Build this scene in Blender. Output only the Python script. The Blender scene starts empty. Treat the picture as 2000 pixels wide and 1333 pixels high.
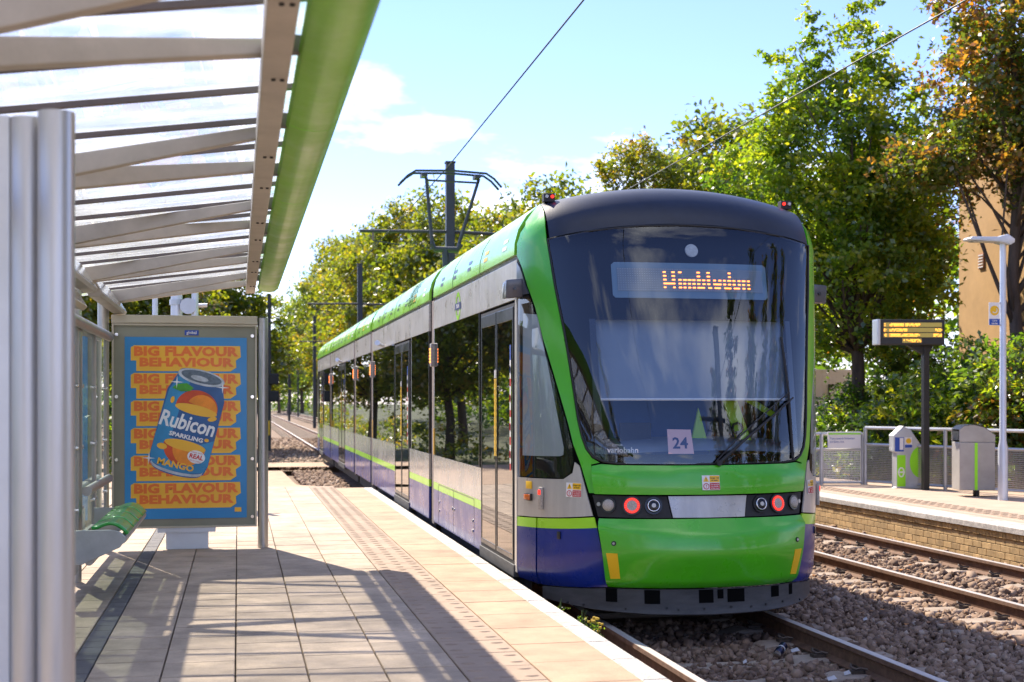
import bpy, bmesh, math, random
import numpy as np
from mathutils import Vector, Matrix
random.seed(7); RNG = np.random.default_rng(7)
S = bpy.context.scene
COL = S.collection
R = math.radians

# ------------------------------------------------------------------ camera, sky, sun, exposure
CAM_H = 1.776                      # above rail top (z = 0)
YAW = math.atan(535 / 2600.0)
cd = bpy.data.cameras.new('camera'); cam = bpy.data.objects.new('camera', cd); COL.objects.link(cam)
cam.location = (0, 0, CAM_H); cam.rotation_euler = (R(90), 0, -YAW)
cd.sensor_width = 36; cd.lens = 46.8; cd.shift_y = 117.5 / 2000; cd.clip_end = 3000; cd.clip_start = 0.05
cd.dof.use_dof = True; cd.dof.focus_distance = 10.9; cd.dof.aperture_fstop = 3.2
S.camera = cam

SUN_DIR = Vector((-0.339, 0.983, 1.0)).normalized()      # towards the sun
W = bpy.data.worlds.new('World'); S.world = W; W.use_nodes = True
wn, wl = W.node_tree.nodes, W.node_tree.links
bg = wn['Background']; bg.inputs['Strength'].default_value = 0.118
sky = wn.new('ShaderNodeTexSky'); sky.sky_type = 'NISHITA'; sky.sun_disc = False
sky.sun_elevation = math.asin(SUN_DIR.z); sky.sun_rotation = math.atan2(SUN_DIR.x, SUN_DIR.y)
sky.altitude = 0; sky.air_density = 1.0; sky.dust_density = 0.0; sky.ozone_density = 5.0
tc = wn.new('ShaderNodeTexCoord'); sep = wn.new('ShaderNodeSeparateXYZ'); wl.new(tc.outputs['Generated'], sep.inputs[0])
def wmath(op, a, b=None):
    n = wn.new('ShaderNodeMath'); n.operation = op
    for i, q in enumerate((a, b)):
        if q is None: continue
        if isinstance(q, (int, float)): n.inputs[i].default_value = q
        else: wl.new(q, n.inputs[i])
    return n.outputs[0]
zz = wmath('ADD', wmath('MAXIMUM', sep.outputs[2], 0.0), 0.22)
cmb = wn.new('ShaderNodeCombineXYZ')
wl.new(wmath('DIVIDE', sep.outputs[0], zz), cmb.inputs[0]); wl.new(wmath('DIVIDE', sep.outputs[1], zz), cmb.inputs[1])
cmb.inputs[2].default_value = 3.7
cn = wn.new('ShaderNodeTexNoise'); cn.inputs['Scale'].default_value = 1.35; cn.inputs['Detail'].default_value = 7; cn.inputs['Roughness'].default_value = 0.56
wl.new(cmb.outputs[0], cn.inputs['Vector'])
cr = wn.new('ShaderNodeValToRGB'); cr.color_ramp.elements[0].position = 0.53; cr.color_ramp.elements[1].position = 0.66
wl.new(cn.outputs[0], cr.inputs[0])
mx = wn.new('ShaderNodeMix'); mx.data_type = 'RGBA'
wl.new(cr.outputs[0], mx.inputs['Factor']); wl.new(sky.outputs[0], mx.inputs[6]); mx.inputs[7].default_value = (8.6, 8.8, 9.2, 1)
tn = wn.new('ShaderNodeMix'); tn.data_type = 'RGBA'; tn.blend_type = 'MULTIPLY'; tn.inputs['Factor'].default_value = 1.0
tn.inputs[7].default_value = (0.94, 0.83, 1.08, 1); wl.new(sky.outputs[0], tn.inputs[6]); wl.new(tn.outputs[2], mx.inputs[6])
wl.new(mx.outputs[2], bg.inputs['Color'])

sd = bpy.data.lights.new('sun', 'SUN'); sun = bpy.data.objects.new('sun', sd); COL.objects.link(sun)
sd.energy = 4.3; sd.angle = R(0.53); sd.color = (1.0, 0.90, 0.76)
sun.rotation_euler = SUN_DIR.to_track_quat('Z', 'Y').to_euler(); sun.location = (-20, 60, 60)

vs = S.view_settings
vs.view_transform = 'Standard'; vs.look = 'None'; vs.gamma = 1.0; vs.use_curve_mapping = False
vs.exposure = 1.27
S.render.engine = 'CYCLES'
S.cycles.use_denoising = True
S.cycles.max_bounces = 8; S.cycles.transparent_max_bounces = 16; S.cycles.caustics_reflective = False; S.cycles.caustics_refractive = False
S.cycles.sample_clamp_indirect = 6.0

# ------------------------------------------------------------------ materials
def nd(t, k, **kw):
    n = t.nodes.new(k)
    for a, b in kw.items(): setattr(n, a, b)
    return n
def mat(name, col, rough=0.5, metal=0.0, var=0.12, vs=3.0, bump=0.0, bs=60.0, rnd=0.0, coat=0.0, spec=0.5, stretch=(1, 1, 1), col2=None, spots=0.0, emit=None, es=0.0, stain=0.0, gum=0.0):
    m = bpy.data.materials.new(name); m.use_nodes = True; t = m.node_tree; L = t.links.new
    b = t.nodes['Principled BSDF']
    b.inputs['Roughness'].default_value = rough; b.inputs['Metallic'].default_value = metal
    b.inputs['Coat Weight'].default_value = coat; b.inputs['Coat Roughness'].default_value = 0.04
    b.inputs['Specular IOR Level'].default_value = spec
    g = nd(t, 'ShaderNodeNewGeometry'); mp = nd(t, 'ShaderNodeMapping'); L(g.outputs['Position'], mp.inputs[0])
    mp.inputs['Scale'].default_value = stretch
    n = nd(t, 'ShaderNodeTexNoise'); n.inputs['Scale'].default_value = vs; n.inputs['Detail'].default_value = 6; n.inputs['Roughness'].default_value = 0.65
    L(mp.outputs[0], n.inputs['Vector'])
    rp = nd(t, 'ShaderNodeValToRGB'); L(n.outputs[0], rp.inputs[0])
    c2 = col2 or tuple(min(1, c * (1 + var)) for c in col)
    c1 = tuple(c * (1 - var) for c in col)
    rp.color_ramp.elements[0].position = 0.3; rp.color_ramp.elements[1].position = 0.7
    rp.color_ramp.elements[0].color = (*c1, 1); rp.color_ramp.elements[1].color = (*c2, 1)
    out = rp.outputs[0]
    if spots > 0:
        n2 = nd(t, 'ShaderNodeTexNoise'); n2.inputs['Scale'].default_value = bs * 1.7; n2.inputs['Detail'].default_value = 2
        L(g.outputs['Position'], n2.inputs['Vector'])
        r2 = nd(t, 'ShaderNodeMapRange'); r2.inputs[1].default_value = 0.3; r2.inputs[2].default_value = 0.7; r2.inputs[3].default_value = 1 - spots; r2.inputs[4].default_value = 1 + spots
        L(n2.outputs[0], r2.inputs[0])
        mu = nd(t, 'ShaderNodeVectorMath', operation='SCALE'); L(out, mu.inputs[0]); L(r2.outputs[0], mu.inputs['Scale']); out = mu.outputs[0]
    if coat > 0:
        nr = nd(t, 'ShaderNodeTexNoise'); nr.inputs['Scale'].default_value = 2.3; nr.inputs['Detail'].default_value = 7; nr.inputs['Roughness'].default_value = 0.7
        L(g.outputs['Position'], nr.inputs['Vector'])
        for inp, lo, hi in (('Roughness', rough * 0.8, rough * 1.6), ('Coat Roughness', 0.03, 0.22)):
            rr = nd(t, 'ShaderNodeMapRange'); rr.inputs[1].default_value = 0.35; rr.inputs[2].default_value = 0.7; rr.inputs[3].default_value = lo; rr.inputs[4].default_value = hi
            L(nr.outputs[0], rr.inputs[0]); L(rr.outputs[0], b.inputs[inp])
    if stain > 0:
        ns = nd(t, 'ShaderNodeTexNoise'); ns.inputs['Scale'].default_value = 1.15; ns.inputs['Detail'].default_value = 9; ns.inputs['Roughness'].default_value = 0.72
        L(g.outputs['Position'], ns.inputs['Vector'])
        rs_ = nd(t, 'ShaderNodeMapRange'); rs_.inputs[1].default_value = 0.42; rs_.inputs[2].default_value = 0.68; rs_.inputs[3].default_value = 1.0 + stain * 0.25; rs_.inputs[4].default_value = 1 - stain
        L(ns.outputs[0], rs_.inputs[0]); mu = nd(t, 'ShaderNodeVectorMath', operation='SCALE'); L(out, mu.inputs[0]); L(rs_.outputs[0], mu.inputs['Scale']); out = mu.outputs[0]
    if gum > 0:
        vo = nd(t, 'ShaderNodeTexVoronoi'); vo.inputs['Scale'].default_value = 3.1; L(g.outputs['Position'], vo.inputs['Vector'])
        rg = nd(t, 'ShaderNodeMapRange'); rg.inputs[1].default_value = 0.045; rg.inputs[2].default_value = 0.075; rg.inputs[3].default_value = 1 - gum; rg.inputs[4].default_value = 1.0
        L(vo.outputs['Distance'], rg.inputs[0]); mu = nd(t, 'ShaderNodeVectorMath', operation='SCALE'); L(out, mu.inputs[0]); L(rg.outputs[0], mu.inputs['Scale']); out = mu.outputs[0]
    if rnd > 0:
        oi = nd(t, 'ShaderNodeObjectInfo'); r3 = nd(t, 'ShaderNodeMapRange'); r3.inputs[3].default_value = 1 - rnd; r3.inputs[4].default_value = 1 + rnd
        L(oi.outputs['Random'], r3.inputs[0])
        mu = nd(t, 'ShaderNodeVectorMath', operation='SCALE'); L(out, mu.inputs[0]); L(r3.outputs[0], mu.inputs['Scale']); out = mu.outputs[0]
    L(out, b.inputs['Base Color'])
    if bump > 0:
        n3 = nd(t, 'ShaderNodeTexNoise'); n3.inputs['Scale'].default_value = bs; n3.inputs['Detail'].default_value = 4
        L(g.outputs['Position'], n3.inputs['Vector'])
        bp = nd(t, 'ShaderNodeBump'); bp.inputs['Strength'].default_value = bump; bp.inputs['Distance'].default_value = 0.01
        L(n3.outputs[0], bp.inputs['Height']); L(bp.outputs[0], b.inputs['Normal'])
    if emit:
        b.inputs['Emission Color'].default_value = (*emit, 1); b.inputs['Emission Strength'].default_value = es
    return m
def glass(name, tint, refl=1.0, dirt=0.0, dirtcol=(0.7, 0.72, 0.7), dscale=2.0, rough=0.0, stretch=(1, 1, 1), f0=0.06):
    m = bpy.data.materials.new(name); m.use_nodes = True; t = m.node_tree; L = t.links.new
    t.nodes.remove(t.nodes['Principled BSDF']); o = t.nodes['Material Output']
    tr = nd(t, 'ShaderNodeBsdfTransparent'); tr.inputs[0].default_value = (*tint, 1)
    gl = nd(t, 'ShaderNodeBsdfGlossy'); gl.inputs['Roughness'].default_value = rough; gl.inputs[0].default_value = (refl, refl, refl, 1)
    lw = nd(t, 'ShaderNodeLayerWeight'); lw.inputs[0].default_value = 0.5         # facing = 1 - |cos|, alike on both sides of a thin sheet
    pw_ = nd(t, 'ShaderNodeMath', operation='POWER'); L(lw.outputs['Facing'], pw_.inputs[0]); pw_.inputs[1].default_value = 4.0
    fr = nd(t, 'ShaderNodeMapRange'); L(pw_.outputs[0], fr.inputs[0]); fr.inputs[3].default_value = f0; fr.inputs[4].default_value = 1.0
    mxs = nd(t, 'ShaderNodeMixShader'); L(fr.outputs[0], mxs.inputs[0]); L(tr.outputs[0], mxs.inputs[1]); L(gl.outputs[0], mxs.inputs[2])
    out = mxs.outputs[0]
    if dirt > 0:
        g = nd(t, 'ShaderNodeNewGeometry'); mp = nd(t, 'ShaderNodeMapping'); mp.inputs['Scale'].default_value = stretch; L(g.outputs['Position'], mp.inputs[0])
        n = nd(t, 'ShaderNodeTexNoise'); n.inputs['Scale'].default_value = dscale; n.inputs['Detail'].default_value = 9; n.inputs['Roughness'].default_value = 0.75
        L(mp.outputs[0], n.inputs['Vector'])
        mr = nd(t, 'ShaderNodeMapRange'); mr.inputs[1].default_value = 0.35; mr.inputs[2].default_value = 0.75; mr.inputs[3].default_value = dirt * 0.3; mr.inputs[4].default_value = min(1, dirt * 2)
        L(n.outputs[0], mr.inputs[0])
        df = nd(t, 'ShaderNodeBsdfDiffuse'); df.inputs[0].default_value = (*dirtcol, 1)
        tl = nd(t, 'ShaderNodeBsdfTranslucent'); tl.inputs[0].default_value = (*dirtcol, 1)
        m2 = nd(t, 'ShaderNodeMixShader'); m2.inputs[0].default_value = 0.9; L(df.outputs[0], m2.inputs[1]); L(tl.outputs[0], m2.inputs[2])
        m3 = nd(t, 'ShaderNodeMixShader'); L(mr.outputs[0], m3.inputs[0]); L(out, m3.inputs[1]); L(m2.outputs[0], m3.inputs[2]); out = m3.outputs[0]
    L(out, o.inputs[0])
    return m
def leafmat(name, stops, trans=0.45):
    m = bpy.data.materials.new(name); m.use_nodes = True; t = m.node_tree; L = t.links.new
    t.nodes.remove(t.nodes['Principled BSDF']); o = t.nodes['Material Output']
    at = nd(t, 'ShaderNodeAttribute'); at.attribute_name = 'tint'
    rp = nd(t, 'ShaderNodeValToRGB'); L(at.outputs['Fac'], rp.inputs[0])
    e = rp.color_ramp.elements
    while len(e) < len(stops): e.new(0.5)
    for k, (p, c) in enumerate(stops): e[k].position = p; e[k].color = (*c, 1)
    df = nd(t, 'ShaderNodeBsdfDiffuse'); tl = nd(t, 'ShaderNodeBsdfTranslucent'); gl = nd(t, 'ShaderNodeBsdfGlossy'); gl.inputs['Roughness'].default_value = 0.35
    L(rp.outputs[0], df.inputs[0])
    sc = nd(t, 'ShaderNodeMix', data_type='RGBA', blend_type='MULTIPLY'); sc.inputs['Factor'].default_value = 1; L(rp.outputs[0], sc.inputs[6]); sc.inputs[7].default_value = (3.3, 3.0, 0.8, 1)
    L(sc.outputs[2], tl.inputs[0])
    a = nd(t, 'ShaderNodeMixShader'); a.inputs[0].default_value = trans; L(df.outputs[0], a.inputs[1]); L(tl.outputs[0], a.inputs[2])
    b = nd(t, 'ShaderNodeMixShader'); b.inputs[0].default_value = 0.07; L(a.outputs[0], b.inputs[1]); L(gl.outputs[0], b.inputs[2])
    L(b.outputs[0], o.inputs[0])
    return m

M = {}
def defm(k, *a, **kw): M[k] = mat(k, *a, **kw)
defm('paving', (0.44, 0.335, 0.24), 0.85, var=0.24, vs=2.6, bump=0.35, bs=160, rnd=0.12, spots=0.26, stain=0.3, gum=0.45)
defm('paving_edge', (0.43, 0.285, 0.18), 0.85, var=0.18, vs=3.0, bump=0.3, bs=160, rnd=0.08, spots=0.18, stain=0.16, gum=0.25)
defm('paving_dark', (0.13, 0.12, 0.115), 0.85, var=0.25, vs=3, bump=0.25, bs=200, rnd=0.15, spots=0.15)
defm('tactile', (0.35, 0.25, 0.175), 0.85, var=0.15, vs=2.0, bump=0.2, bs=200, rnd=0.06, spots=0.12)
defm('coping', (0.52, 0.475, 0.42), 0.85, var=0.3, vs=14, bump=0.5, bs=110, rnd=0.07, spots=0.35, stain=0.2)
defm('joint', (0.075, 0.06, 0.04), 0.95, var=0.4, vs=8)
defm('concrete', (0.38, 0.35, 0.31), 0.9, var=0.2, vs=3, bump=0.3, bs=90)
defm('sleeper', (0.33, 0.255, 0.19), 0.9, var=0.25, vs=5, bump=0.3, bs=120, rnd=0.1)
defm('brick', (0.50, 0.33, 0.15), 0.9, var=0.22, vs=9, bump=0.4, bs=140, rnd=0.22)
defm('soldier', (0.50, 0.31, 0.12), 0.9, var=0.2, vs=9, bump=0.3, bs=140, rnd=0.2)
defm('mortar', (0.10, 0.075, 0.05), 0.95, var=0.3)
defm('far_paving', (0.46, 0.34, 0.25), 0.88, var=0.14, vs=2.5, bump=0.2, bs=90, spots=0.1)
defm('rail_top', (0.58, 0.53, 0.49), 0.5, metal=0.45, var=0.1, vs=20, stretch=(1, 0.1, 1))
defm('rail_side', (0.16, 0.085, 0.05), 0.85, var=0.35, vs=14, bump=0.3, bs=90)
defm('clip', (0.10, 0.075, 0.058), 0.6, metal=0.5, var=0.4, vs=30)
defm('stone', (0.25, 0.2, 0.165), 0.92, var=0.45, vs=7, bump=0.3, bs=150)
defm('trackbed', (0.21, 0.14, 0.09), 0.95, var=0.5, vs=14, bump=1.0, bs=30, spots=0.4)
defm('soil', (0.12, 0.095, 0.05), 0.95, var=0.5, vs=0.6, bump=0.5, bs=12, spots=0.3, col2=(0.10, 0.13, 0.035))
# tram paint
defm('green', (0.062, 0.44, 0.006), 0.3, var=0.06, vs=2.2, coat=0.6, stain=0.11)
defm('lime', (0.26, 0.63, 0.035), 0.3, var=0.05, vs=2, coat=0.6)
defm('stripe', (0.33, 0.72, 0.012), 0.3, var=0.04, coat=0.5)
defm('blue', (0.003, 0.022, 0.21), 0.26, var=0.1, vs=2, coat=0.35, spec=0.35, stain=0.1)
defm('silver', (0.50, 0.475, 0.43), 0.3, metal=0.25, var=0.14, vs=3, stretch=(3, 3, 0.25), coat=0.3, stain=0.1)
defm('silver_lower', (0.44, 0.44, 0.43), 0.22, metal=0.35, var=0.06, vs=3, stretch=(3, 3, 0.35), coat=0.5)
defm('black', (0.012, 0.012, 0.014), 0.3, var=0.2, coat=0.3)
defm('black_matte', (0.02, 0.02, 0.021), 0.7, var=0.3, vs=6)
defm('cap', (0.011, 0.015, 0.027), 0.40, var=0.25, vs=6, bump=0.05, bs=80)
defm('skirt', (0.055, 0.054, 0.055), 0.65, var=0.35, vs=4, stretch=(1, 1, 4), bump=0.1, bs=60)
defm('void', (0.006, 0.006, 0.006), 1.0, spec=0.0)
defm('rubber', (0.018, 0.018, 0.018), 0.65, var=0.2)
defm('bellows', (0.19, 0.15, 0.125), 0.75, var=0.3, vs=6, stretch=(4, 4, 0.3))
defm('chrome', (0.75, 0.75, 0.76), 0.15, metal=1.0, var=0.05)
defm('pod', (0.085, 0.085, 0.10), 0.3, var=0.1, coat=0.5)
defm('blind', (0.21, 0.26, 0.33), 0.8, var=0.06, vs=1.5)
defm('cabblue', (0.03, 0.10, 0.30), 0.6, var=0.15)
defm('cabgrey', (0.20, 0.22, 0.25), 0.6, var=0.12)
defm('cablime', (0.42, 0.72, 0.03), 0.4, var=0.06)
defm('pane_pale', (0.42, 0.44, 0.43), 0.55, var=0.12, vs=1.4)
defm('sticker_yellow', (0.85, 0.50, 0.01), 0.4, var=0.04)
defm('sticker_white', (0.78, 0.76, 0.74), 0.45, var=0.03)
defm('sticker_red', (0.52, 0.02, 0.02), 0.45, var=0.05)
defm('sticker_blue', (0.02, 0.07, 0.36), 0.45, var=0.05)
defm('navy', (0.01, 0.02, 0.10), 0.45, var=0.05)
defm('paper_pink', (0.72, 0.45, 0.44), 0.7, var=0.03)
defm('orange_lens', (0.62, 0.13, 0.01), 0.15, var=0.1, coat=0.6)
defm('lens_clear', (0.55, 0.54, 0.5), 0.2, var=0.2, vs=60)
defm('lens_frost', (0.40, 0.36, 0.31), 0.4, var=0.5, vs=160)
defm('lens_dark', (0.012, 0.014, 0.02), 0.12, var=0.3, vs=50, spec=0.4)
defm('led_red', (0.5, 0.01, 0.005), 0.4, emit=(1.0, 0.03, 0.015), es=0.9)
defm('led_amber', (0.6, 0.2, 0.02), 0.4, emit=(1.0, 0.22, 0.035), es=2.6)
defm('led_board', (0.6, 0.3, 0.05), 0.4, emit=(1.0, 0.30, 0.03), es=1.8)
defm('led_dim', (0.36, 0.29, 0.07), 0.6, var=0.05, emit=(0.5, 0.36, 0.08), es=0.12)
defm('display', (0.13, 0.215, 0.29), 0.5, var=0.05)
defm('led_grid', (0.17, 0.21, 0.25), 0.6, var=0.05)
defm('led_dot', (0.40, 0.44, 0.47), 0.6, var=0.05)
# street furniture
defm('steel', (0.42, 0.41, 0.39), 0.38, metal=0.85, var=0.12, vs=6, stretch=(2, 2, 0.3))
defm('steel_pale', (0.52, 0.52, 0.53), 0.33, metal=0.7, var=0.1, vs=5, stretch=(3, 3, 0.3))
defm('paint_grey', (0.40, 0.375, 0.335), 0.5, var=0.12, vs=4, bump=0.05, bs=60)
defm('beam', (0.43, 0.385, 0.33), 0.55, var=0.15, vs=3.5, bump=0.06, bs=50)
defm('bar_dark', (0.13, 0.105, 0.10), 0.6, var=0.2)
defm('fascia', (0.20, 0.50, 0.02), 0.36, var=0.16, vs=2.5, stretch=(1, 0.4, 1), coat=0.15)
defm('frame_green', (0.235, 0.235, 0.17), 0.45, var=0.08)
defm('frame_pale', (0.50, 0.45, 0.34), 0.45, var=0.06)
defm('plate', (0.55, 0.55, 0.50), 0.12, metal=0.6, var=0.08)
defm('seat', (0.015, 0.35, 0.03), 0.3, var=0.15, coat=0.5)
defm('kick', (0.40, 0.42, 0.42), 0.4, metal=0.4, var=0.15, vs=5)
defm('mast', (0.028, 0.034, 0.042), 0.5, var=0.25, vs=3)
defm('wire', (0.02, 0.022, 0.025), 0.6, var=0.1)
defm('dark_post', (0.018, 0.017, 0.017), 0.45, var=0.2)
defm('white_steel', (0.62, 0.65, 0.69), 0.35, metal=0.3, var=0.08)
defm('galv', (0.50, 0.51, 0.52), 0.4, metal=0.55, var=0.12)
defm('bin', (0.36, 0.34, 0.31), 0.5, metal=0.3, var=0.12, vs=4)
defm('lime_vinyl', (0.30, 0.78, 0.01), 0.4, var=0.03)
defm('render_tan', (0.50, 0.30, 0.125), 0.9, var=0.12, vs=1.2, bump=0.4, bs=8)
defm('white_brick', (0.68, 0.70, 0.74), 0.85, var=0.06)
defm('dark_fence', (0.05, 0.036, 0.036), 0.85, var=0.3, vs=4, stretch=(6, 6, 0.4))
defm('vent', (0.42, 0.20, 0.11), 0.8, var=0.1)
defm('bark', (0.085, 0.06, 0.045), 0.95, var=0.4, vs=8, stretch=(1, 1, 0.25), bump=0.6, bs=25)
defm('litter', (0.48, 0.46, 0.44), 0.6, var=0.1)
defm('can_dark', (0.02, 0.022, 0.05), 0.25, metal=0.6, var=0.3, vs=30)
defm('flower', (0.45, 0.30, 0.02), 0.8)
defm('stem', (0.06, 0.10, 0.02), 0.8)
# poster inks
defm('ink_blue', (0.018, 0.23, 0.52), 0.35, var=0.10, vs=1.0, coat=0.3)
defm('ink_yellow', (0.86, 0.46, 0.03), 0.35, var=0.05, coat=0.3)
defm('ink_orange', (0.78, 0.16, 0.018), 0.35, var=0.05, coat=0.3)
defm('ink_can', (0.012, 0.10, 0.30), 0.3, var=0.25, vs=3.0, coat=0.3)
defm('ink_can_light', (0.02, 0.24, 0.48), 0.3, var=0.2, vs=4.0, coat=0.3)
defm('ink_silver', (0.45, 0.50, 0.54), 0.3, var=0.35, vs=12, coat=0.3)
defm('ink_dark', (0.10, 0.14, 0.18), 0.35, var=0.4, vs=20)
defm('ink_white', (0.80, 0.82, 0.82), 0.35, var=0.03)
defm('ink_mango', (0.80, 0.25, 0.015), 0.35, var=0.25, vs=5)
defm('ink_mango_red', (0.60, 0.07, 0.015), 0.35, var=0.3, vs=6)
defm('ink_leaf', (0.05, 0.30, 0.02), 0.35, var=0.3, vs=10)
defm('ink_red', (0.6, 0.03, 0.03), 0.35)

M['g_wind'] = glass('g_wind', (0.80, 0.86, 0.90), 1.0, f0=0.075)
M['g_window'] = glass('g_window', (0.20, 0.22, 0.21), 0.95, f0=0.07, dirt=0.02, dscale=5)
M['g_door'] = glass('g_door', (0.16, 0.17, 0.17), 1.0, f0=0.10, dirt=0.05, dscale=24, dirtcol=(0.45, 0.43, 0.4), stretch=(1, 1, 0.35))
M['g_roof'] = glass('g_roof', (0.95, 0.97, 0.97), 0.9, dirt=0.24, dirtcol=(0.92, 0.93, 0.92), dscale=1.7, stretch=(1, 2.5, 1))
M['g_wall'] = glass('g_wall', (0.72, 0.80, 0.76), 1.0, dirt=0.05, dscale=3)

G1 = [(0.0, (0.022, 0.050, 0.013)), (0.4, (0.065, 0.13, 0.018)), (0.75, (0.14, 0.20, 0.02)), (1.0, (0.24, 0.25, 0.024))]
G2 = [(0.0, (0.035, 0.062, 0.012)), (0.35, (0.09, 0.13, 0.017)), (0.7, (0.16, 0.165, 0.02)), (1.0, (0.27, 0.17, 0.03))]
G3 = [(0.0, (0.030, 0.055, 0.016)), (0.5, (0.085, 0.125, 0.02)), (0.72, (0.17, 0.10, 0.032)), (1.0, (0.29, 0.13, 0.045))]
M['leaf_green'] = leafmat('leaf_green', G1, 0.56)
M['leaf_yellow'] = leafmat('leaf_yellow', G2, 0.54)
M['leaf_brown'] = leafmat('leaf_brown', G3, 0.52)

# ------------------------------------------------------------------ mesh helpers
class MB:
    def __init__(s): s.v = []; s.f = []
    def poly(s, pts):
        b = len(s.v); s.v += [tuple(p) for p in pts]; s.f.append(tuple(range(b, b + len(pts)))); return s
    def box(s, x0, x1, y0, y1, z0, z1):
        b = len(s.v)
        s.v += [(x0, y0, z0), (x1, y0, z0), (x1, y1, z0), (x0, y1, z0), (x0, y0, z1), (x1, y0, z1), (x1, y1, z1), (x0, y1, z1)]
        s.f += [tuple(b + i for i in q) for q in ((3, 2, 1, 0), (4, 5, 6, 7), (0, 1, 5, 4), (1, 2, 6, 5), (2, 3, 7, 6), (3, 0, 4, 7))]
        return s
    def obox(s, c, ax, ay, az):
        c = Vector(c); b = len(s.v)
        for k in (-1, 1):
            for i, j in ((-1, -1), (1, -1), (1, 1), (-1, 1)):
                s.v.append(tuple(c + Vector(ax) * i + Vector(ay) * j + Vector(az) * k))
        s.f += [tuple(b + i for i in q) for q in ((3, 2, 1, 0), (4, 5, 6, 7), (0, 1, 5, 4), (1, 2, 6, 5), (2, 3, 7, 6), (3, 0, 4, 7))]
        return s
    def bar(s, p, q, w, h, w2=None, h2=None, up=(0, 0, 1)):
        p, q = Vector(p), Vector(q); d = (q - p).normalized(); sd_ = d.cross(Vector(up)).normalized(); u = sd_.cross(d)
        w2 = w if w2 is None else w2; h2 = h if h2 is None else h2; b = len(s.v)
        for c, ww, hh in ((p, w, h), (q, w2, h2)):
            for i, j in ((-1, -1), (1, -1), (1, 1), (-1, 1)): s.v.append(tuple(c + sd_ * (ww * i / 2) + u * (hh * j / 2)))
        s.f += [tuple(b + i for i in q_) for q_ in ((3, 2, 1, 0), (4, 5, 6, 7), (0, 1, 5, 4), (1, 2, 6, 5), (2, 3, 7, 6), (3, 0, 4, 7))]
        return s
    def tube(s, pts, r, n=10, cap=True):
        pts = [Vector(p) for p in pts]; rs = r if isinstance(r, (list, tuple)) else [r] * len(pts)
        b = len(s.v); prev = None
        for k, p in enumerate(pts):
            d = (pts[min(k + 1, len(pts) - 1)] - pts[max(k - 1, 0)]).normalized()
            if prev is None:
                a = d.cross(Vector((0, 0, 1)))
                if a.length < 0.1: a = d.cross(Vector((1, 0, 0)))
            else: a = prev - d * prev.dot(d)
            a.normalize(); prev = a; c = d.cross(a)
            for i in range(n):
                t = 2 * math.pi * i / n
                s.v.append(tuple(p + (a * math.cos(t) + c * math.sin(t)) * rs[k]))
        for k in range(len(pts) - 1):
            for i in range(n):
                j = (i + 1) % n
                s.f.append((b + k * n + i, b + k * n + j, b + (k + 1) * n + j, b + (k + 1) * n + i))
        if cap:
            s.f.append(tuple(b + i for i in range(n))[::-1]); e = b + (len(pts) - 1) * n; s.f.append(tuple(e + i for i in range(n)))
        return s
    def grid(s, fn, nu, nv):
        b = len(s.v)
        for i in range(nu + 1):
            for j in range(nv + 1): s.v.append(tuple(fn(i / nu, j / nv)))
        for i in range(nu):
            for j in range(nv):
                a = b + i * (nv + 1) + j
                s.f.append((a, a + nv + 1, a + nv + 2, a + 1))
        return s
    def prism(s, pts, fn0, fn1):
        n = len(pts); b = len(s.v)
        s.v += [tuple(fn0(*p)) for p in pts] + [tuple(fn1(*p)) for p in pts]
        s.f.append(tuple(b + i for i in range(n))[::-1]); s.f.append(tuple(b + n + i for i in range(n)))
        for i in range(n):
            j = (i + 1) % n; s.f.append((b + i, b + j, b + n + j, b + n + i))
        return s
    def build(s, name, m, parent=None, smooth=False, bevel=0.0, kind=None, fixn=True):
        me = bpy.data.meshes.new(name); me.from_pydata(s.v, [], s.f)
        if fixn or bevel:
            bm = bmesh.new(); bm.from_mesh(me)
            if fixn: bmesh.ops.recalc_face_normals(bm, faces=bm.faces)
            if bevel: bmesh.ops.bevel(bm, geom=[e for e in bm.edges if len(e.link_faces) == 2 and e.calc_face_angle(0) > 0.5], offset=bevel, segments=2, profile=0.6, affect='EDGES')
            bm.to_mesh(me); bm.free()
        return link(name, me, m, parent, smooth, kind)
def link(name, me, m, parent=None, smooth=False, kind=None):
    if smooth:
        for p in me.polygons: p.use_smooth = True
        if smooth != 'all': me.set_sharp_from_angle(angle=R(38))
    if m is not None: me.materials.append(M[m] if isinstance(m, str) else m)
    o = bpy.data.objects.new(name, me); COL.objects.link(o)
    if parent is not None: par(o, parent)
    if kind: o['kind'] = kind
    return o
def par(o, p):
    o.parent = p
    o.matrix_parent_inverse = Matrix.Translation(-Vector(p.location))   # a part is built in world coordinates: its own location stays zero
def tag(o, label, cat, group=None):
    o['label'] = label; o['category'] = cat
    if group: o['group'] = group
    return o
def thing(name, label, cat, loc=(0, 0, 0), group=None):
    o = bpy.data.objects.new(name, None); COL.objects.link(o); o.location = loc; o.empty_display_size = 0.2
    return tag(o, label, cat, group)
def copy_tree(root):
    r = root.copy(); COL.objects.link(r)
    for ch in root.children:
        c = ch.copy(); COL.objects.link(c); c.parent = r; c.matrix_parent_inverse = ch.matrix_parent_inverse.copy()
        for g in ch.children:
            d = g.copy(); COL.objects.link(d); d.parent = c; d.matrix_parent_inverse = g.matrix_parent_inverse.copy()
    return r
def share(name, me, parent, loc, kind=None):
    o = bpy.data.objects.new(name, me); COL.objects.link(o); o.location = loc
    o.parent = parent; o.matrix_parent_inverse = Matrix.Translation(-Vector(parent.location))
    if kind: o['kind'] = kind
    return o
FACE_CAM = Matrix(((1, 0, 0), (0, 0, -1), (0, 1, 0))).to_4x4()       # text in x-z, facing -y
FACE_NEAR = Matrix(((0, 0, -1), (-1, 0, 0), (0, 1, 0))).to_4x4()      # text on a side that faces -x
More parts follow.
